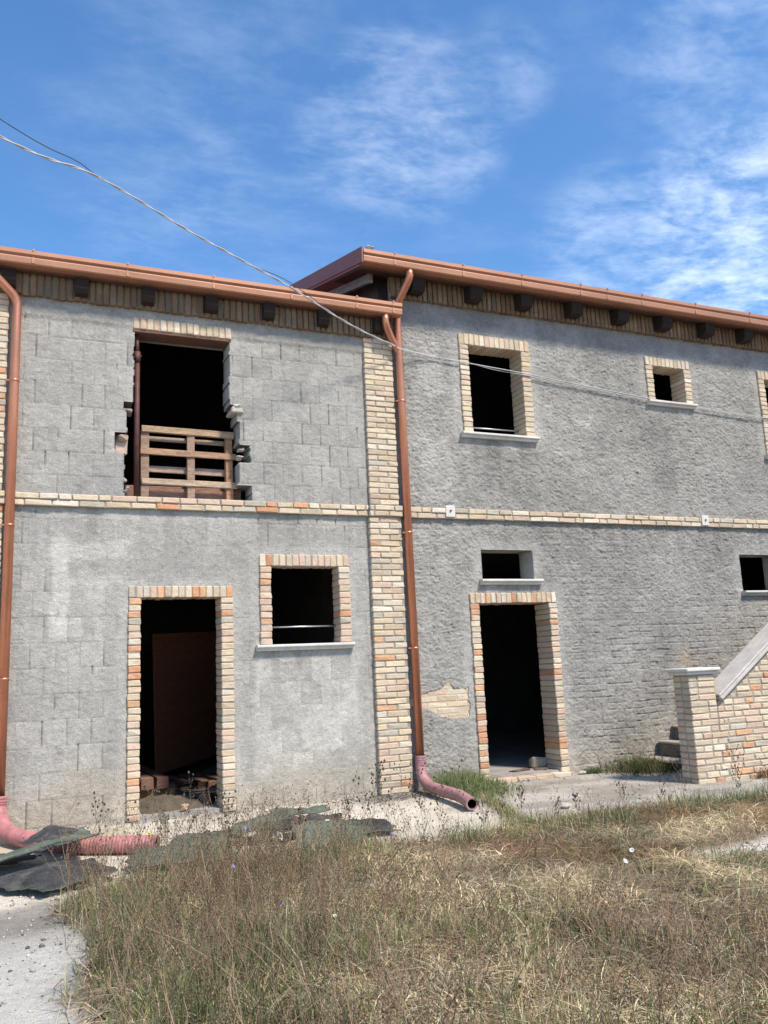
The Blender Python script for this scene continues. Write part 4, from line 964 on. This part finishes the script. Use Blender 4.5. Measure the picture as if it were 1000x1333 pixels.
def weed_geo(base, H, nb, col, bend=.15, headr=.006, zb=None):
    """main stalk with side branches and seed heads; returns verts, quads, tris, cols"""
    n = len(base); k = 6; t = np.linspace(0, 1, k)
    a = rng.uniform(0, 6.28, n); L = rng.gamma(2, bend / 2, n)
    z0 = zground(base[:, 0], base[:, 1]) if zb is None else zb
    main = np.zeros((n, k, 3))
    wob = rng.normal(0, .012, (n, k, 2)) * t[None, :, None]
    main[..., :2] = base[:, None] + (np.stack([np.cos(a), np.sin(a)], 1)[:, None] * (H * L)[:, None, None] * (t ** 1.5)[None, :, None]) + wob
    main[..., 2] = z0[:, None] - .01 + H[:, None] * t[None] * (1 - .15 * L[:, None] * t[None])
    V1, Q1, C1 = stalks(main, np.full(n, .0022), np.full(n, .0009), col)
    m = n * nb; src = np.repeat(np.arange(n), nb); tt = rng.uniform(.35, .98, m)
    f = tt * (k - 1); i0 = np.minimum(f.astype(int), k - 2); fr = f - i0
    p0 = main[src, i0] * (1 - fr)[:, None] + main[src, i0 + 1] * fr[:, None]
    ba = rng.uniform(0, 6.28, m); bl = H[src] * rng.uniform(.08, .26, m)
    br = np.zeros((m, 4, 3)); s = np.linspace(0, 1, 4)
    br[..., :2] = p0[:, None, :2] + np.stack([np.cos(ba), np.sin(ba)], 1)[:, None] * (bl * .6)[:, None, None] * s[None, :, None]
    br[..., 2] = p0[:, None, 2] + bl[:, None] * (.55 * s + .35 * s * s)[None]
    V2, Q2, C2 = stalks(br, np.full(m, .0011), np.full(m, .0006), col[src])
    heads = np.concatenate([br[:, -1], br[:, 2], main[:, -1]]); hc = np.concatenate([col[src], col[src], col]) * .75
    q = len(heads); hr = headr * rng.uniform(.5, 1.3, q)
    O = np.array([(1, 0, 0), (-1, 0, 0), (0, 1, 0), (0, -1, 0), (0, 0, 1.5), (0, 0, -1.2)])
    V3 = (heads[:, None] + O[None] * hr[:, None, None]).reshape(-1, 3)
    T_ = np.array([(0, 2, 4), (2, 1, 4), (1, 3, 4), (3, 0, 4), (2, 0, 5), (1, 2, 5), (3, 1, 5), (0, 3, 5)])
    o1 = len(V1); o2 = o1 + len(V2)
    T3 = (T_[None] + 6 * np.arange(q)[:, None, None]).reshape(-1, 3) + o2
    return np.concatenate([V1, V2, V3]), np.concatenate([Q1, Q2 + o1]), T3, np.concatenate([C1, C2, np.repeat(hc, 6, 0)]), main
BROWN = np.array([(.20, .14, .09), (.26, .18, .11), (.17, .12, .085), (.30, .23, .14), (.24, .15, .10), (.15, .145, .085)])
p = scatter(9000, .3, 8.5, -6.6, -2.35, lambda x, y: grassy(x, y) * np.clip(tallness(x, y) - .26, .018, 1) * (.2 + .8 * sst(.4, .6, clump(x, y, 5))))
n = len(p); H = rng.uniform(.2, .6, n) * (.35 + .65 * np.clip(tallness(p[:, 0], p[:, 1]), 0, 1)); H *= np.interp(p[:, 1], [-6.5, -4.5], [.75, 1])
V, Q, T, C, _ = weed_geo(p, H, 4, BROWN[rng.integers(0, 6, n)] * rng.uniform(.9, 1.6, (n, 1)), .35, .0042)
tag(npmesh('dry_weeds', V, Q, T, C, 'grass'), 'tangle of dry brown weed stalks with small seed heads in the foreground', 'dry weeds', kind='stuff')
# individual tall weeds standing before the apron
spots = [(.62, -2.35), (.78, -2.45), (.98, -2.5), (1.18, -2.45), (1.5, -2.6), (2.35, -2.55), (2.5, -2.7), (2.72, -2.5), (2.9, -2.7), (3.05, -2.55), (3.25, -2.6), (3.4, -2.75), (3.6, -2.65), (3.85, -2.6), (4.1, -2.75), (4.4, -2.6), (4.7, -2.8), (5.15, -2.75), (5.5, -2.7), (5.9, -2.85), (6.05, -2.7), (6.2, -2.9), (6.5, -2.85), (1.9, -2.75), (2.62, -2.4), (3.15, -2.45)]
for q, (x, y) in enumerate(spots):
    H = np.array([random.uniform(.38, .62)]) * (1 if x < 3.4 or 5.8 < x < 6.4 else .7)
    V, Q, T, C, mn = weed_geo(np.array([(x, y)]), H, random.randint(9, 15), np.array([(.13, .115, .08)]) * random.uniform(.8, 1.3), .2, .008)
    r = tag(empty('tall_weed', (x, y, float(zground(x, y)))), 'thin dark branching dry weed stalk standing at the edge of the concrete apron', 'weed', 'tall dry weeds along the apron edge')
    npmesh('stalk', V, Q, T, C, 'grass', r)
# chicory with flowers
fl = [(1.30, -3.25, .42, 0), (.78, -2.6, .40, 0), (1.0, -4.3, .42, 0), (1.5, -4.25, .40, 0), (1.85, -3.6, .45, 1), (1.55, -3.4, .33, 2), (1.7, -4.55, .3, 0), (1.2, -4.9, .35, 0), (2.4, -3.3, .25, 0), (3.25, -4.6, .22, 1), (3.45, -4.45, .22, 1), (1.62, -3.45, .33, 0), (.95, -2.35, .3, 3), (4.6, -.45, .4, 0), (1.35, -5.0, .3, 2), (1.35, -.1 - .35, .16, 0)]
for x, y, hh_, kind in fl:
    V, Q, T, C, mn = weed_geo(np.array([(x, y)]), np.array([hh_]), 4, np.array([(.17, .19, .09)]), .15, .004)
    nm, lb = (('chicory', 'wild chicory stalk with a small blue flower'), ('white_flower', 'weed stalk topped by a small white flower'), ('daisy', 'weed stalk with a pale cream flower head'), ('yellow_flower', 'weed stalk with a tiny yellow flower'))[kind]
    r = tag(empty(nm, (x, y, float(zground(x, y)))), lb + (' standing in the dry grass' if y < -1 else ' growing before the wall'), 'wild flower', lb.split(' with ')[0].split(' topped')[0] + ' flowers in the grass')
    npmesh('stalk', V, Q, T, C, 'grass', r)
    mb = MB(); c = mn[0, -1]; col = ((.25, .26, .52), (.8, .78, .74), (.6, .55, .42), (.7, .55, .05))[kind]; rr = random.uniform(.010, .015) if kind != 1 else .016
    tilt = np.array([random.uniform(-.8, .8), random.uniform(-.8, .3), .7]); tilt /= np.linalg.norm(tilt); a = np.cross(tilt, [1, 0, 0]); a /= np.linalg.norm(a); b = np.cross(tilt, a)
    for j in range(11):
        w = 2 * math.pi * j / 11; d = math.cos(w) * a + math.sin(w) * b; e = np.cross(tilt, d)
        mb.add([c + d * .003, c + d * rr * .7 + e * .004 + tilt * .002, c + d * rr + tilt * .004, c + d * rr * .7 - e * .004 + tilt * .002], [(0, 1, 2, 3)], 0, col)
    mb.build('flower', 'petal', r)

# ------------------------------------------------------------------ sky, sun, camera
AZ, EL = R(25), R(54)
sd = Vector((math.sin(AZ) * math.cos(EL), -math.cos(AZ) * math.cos(EL), math.sin(EL)))
su = bpy.data.lights.new('sun', 'SUN'); su.energy = 3.9; su.angle = R(7); su.color = (1, .915, .79)
so = bpy.data.objects.new('sun', su); COL.objects.link(so); so.rotation_euler = (-sd).to_track_quat('-Z', 'Y').to_euler(); so.location = (4, -8, 12)
w = bpy.data.worlds.new('World'); SC.world = w; w.use_nodes = True
nt = w.node_tree; N = nt.nodes; L = nt.links
bg = N['Background']; bg.inputs[1].default_value = .15
sky = N.new('ShaderNodeTexSky'); sky.sky_type = 'NISHITA'; sky.sun_disc = False; sky.sun_elevation = EL
sky.sun_rotation = math.atan2(sd.x, sd.y); sky.altitude = 400; sky.air_density = 1.0; sky.dust_density = .35; sky.ozone_density = 2.0
hs = N.new('ShaderNodeHueSaturation'); hs.inputs['Saturation'].default_value = 1.22; hs.inputs['Value'].default_value = 1.0
L.new(sky.outputs[0], hs.inputs['Color'])
tc = N.new('ShaderNodeTexCoord')
def vm(op, a, b=None):
    n = N.new('ShaderNodeVectorMath'); n.operation = op
    L.new(a, n.inputs[0])
    if b is not None:
        if isinstance(b, tuple): n.inputs[1].default_value = b
        else: L.new(b, n.inputs[1])
    return n
def mm(op, a, b, c=None, clamp=False):
    n = N.new('ShaderNodeMath'); n.operation = op; n.use_clamp = clamp
    for i, q in enumerate((a, b, c)):
        if q is None: continue
        if isinstance(q, (int, float)): n.inputs[i].default_value = q
        else: L.new(q, n.inputs[i])
    return n.outputs[0]
dirn = vm('NORMALIZE', tc.outputs['Generated']).outputs[0]
sep = N.new('ShaderNodeSeparateXYZ'); L.new(dirn, sep.inputs[0])
zc = mm('MAXIMUM', sep.outputs[2], .06)
cmb = N.new('ShaderNodeCombineXYZ'); L.new(mm('DIVIDE', sep.outputs[0], zc), cmb.inputs[0]); L.new(mm('DIVIDE', sep.outputs[1], zc), cmb.inputs[1])
mp = N.new('ShaderNodeMapping'); L.new(cmb.outputs[0], mp.inputs[0]); mp.inputs['Rotation'].default_value = (0, 0, R(35)); mp.inputs['Scale'].default_value = (1.2, 1.8, 1)
def nz(scale, det, rough, dist=.0, src=None):
    t = N.new('ShaderNodeTexNoise'); t.inputs['Scale'].default_value = scale; t.inputs['Detail'].default_value = det; t.inputs['Roughness'].default_value = rough; t.inputs['Distortion'].default_value = dist
    L.new(src or mp.outputs[0], t.inputs['Vector']); return t.outputs[0]
def ramp(v, a, b, lo=0., hi=1.):
    n = N.new('ShaderNodeMapRange'); n.interpolation_type = 'SMOOTHSTEP'; n.inputs[1].default_value = a; n.inputs[2].default_value = b; n.inputs[3].default_value = lo; n.inputs[4].default_value = hi
    L.new(v, n.inputs[0]); return n.outputs[0]
def blob(d, c0, c1):
    n = vm('DOT_PRODUCT', dirn, d); return ramp(n.outputs['Value'], math.cos(R(c0)), math.cos(R(c1)))
CLOUDS = [((.36, .735, .575), 7, .5, .7), ((.42, .72, .55), 4, 1, .5), ((.30, .77, .56), 4, 1, .4), ((.70, .58, .40), 11, 2, 1.25), ((.60, .68, .43), 7, 2, .6), ((.63, .53, .57), 8, 2, .42), ((.445, .665, .60), 4, 1, .35), ((.17, .74, .65), 10, 3, .2), ((.10, .83, .55), 8, 2, .1), ((.85, .45, .3), 22, 6, 1.0)]
wisp = nz(4.4, 10, .55, .4); fine = nz(22, 6, .6, .4); big = nz(.9, 4, .5)
tot = None
for d, a, b, k in CLOUDS:
    v = mm('MULTIPLY', blob(tuple(Vector(d).normalized()), a, b), k)
    tot = v if tot is None else mm('MAXIMUM', tot, v)
tot = mm('ADD', tot, mm('MULTIPLY', ramp(big, .42, .75), .30))
den = mm('MULTIPLY', tot, ramp(mm('ADD', mm('MULTIPLY', wisp, .72), mm('MULTIPLY', fine, .28)), .32, .80))
den = mm('MULTIPLY', den, .34, clamp=True)
mix = N.new('ShaderNodeMix'); mix.data_type = 'RGBA'; L.new(den, mix.inputs[0]); L.new(hs.outputs[0], mix.inputs[6]); mix.inputs[7].default_value = (8.2, 8.6, 9.0, 1)
L.new(mix.outputs[2], bg.inputs[0])

cam = bpy.data.cameras.new('camera'); co = bpy.data.objects.new('camera', cam); COL.objects.link(co)
pitch, roll, yaw = R(10.2264), R(-2.4812), R(23.7245)
cp, sp, cy, sy = math.cos(pitch), math.sin(pitch), math.cos(yaw), math.sin(yaw)
fw = Vector((sy * cp, cy * cp, sp)); rt = Vector((cy, -sy, 0)); up = rt.cross(fw)
r2 = math.cos(roll) * rt + math.sin(roll) * up; u2 = -math.sin(roll) * rt + math.cos(roll) * up
mw = Matrix.Identity(4)
for k in range(3): mw[k][0] = r2[k]; mw[k][1] = u2[k]; mw[k][2] = -fw[k]
mw.translation = (0, -8.8, 1.386); co.matrix_world = mw
cam.sensor_fit = 'VERTICAL'; cam.sensor_height = 24; cam.lens = 24 * 1097.69 / 1333; cam.clip_end = 1000; cam.clip_start = .05
SC.camera = co
SC.view_settings.view_transform = 'Standard'; SC.view_settings.look = 'None'; SC.view_settings.exposure = .70; SC.view_settings.gamma = 1
SC.cycles.max_bounces = 6; SC.cycles.diffuse_bounces = 3; SC.cycles.sample_clamp_indirect = 8
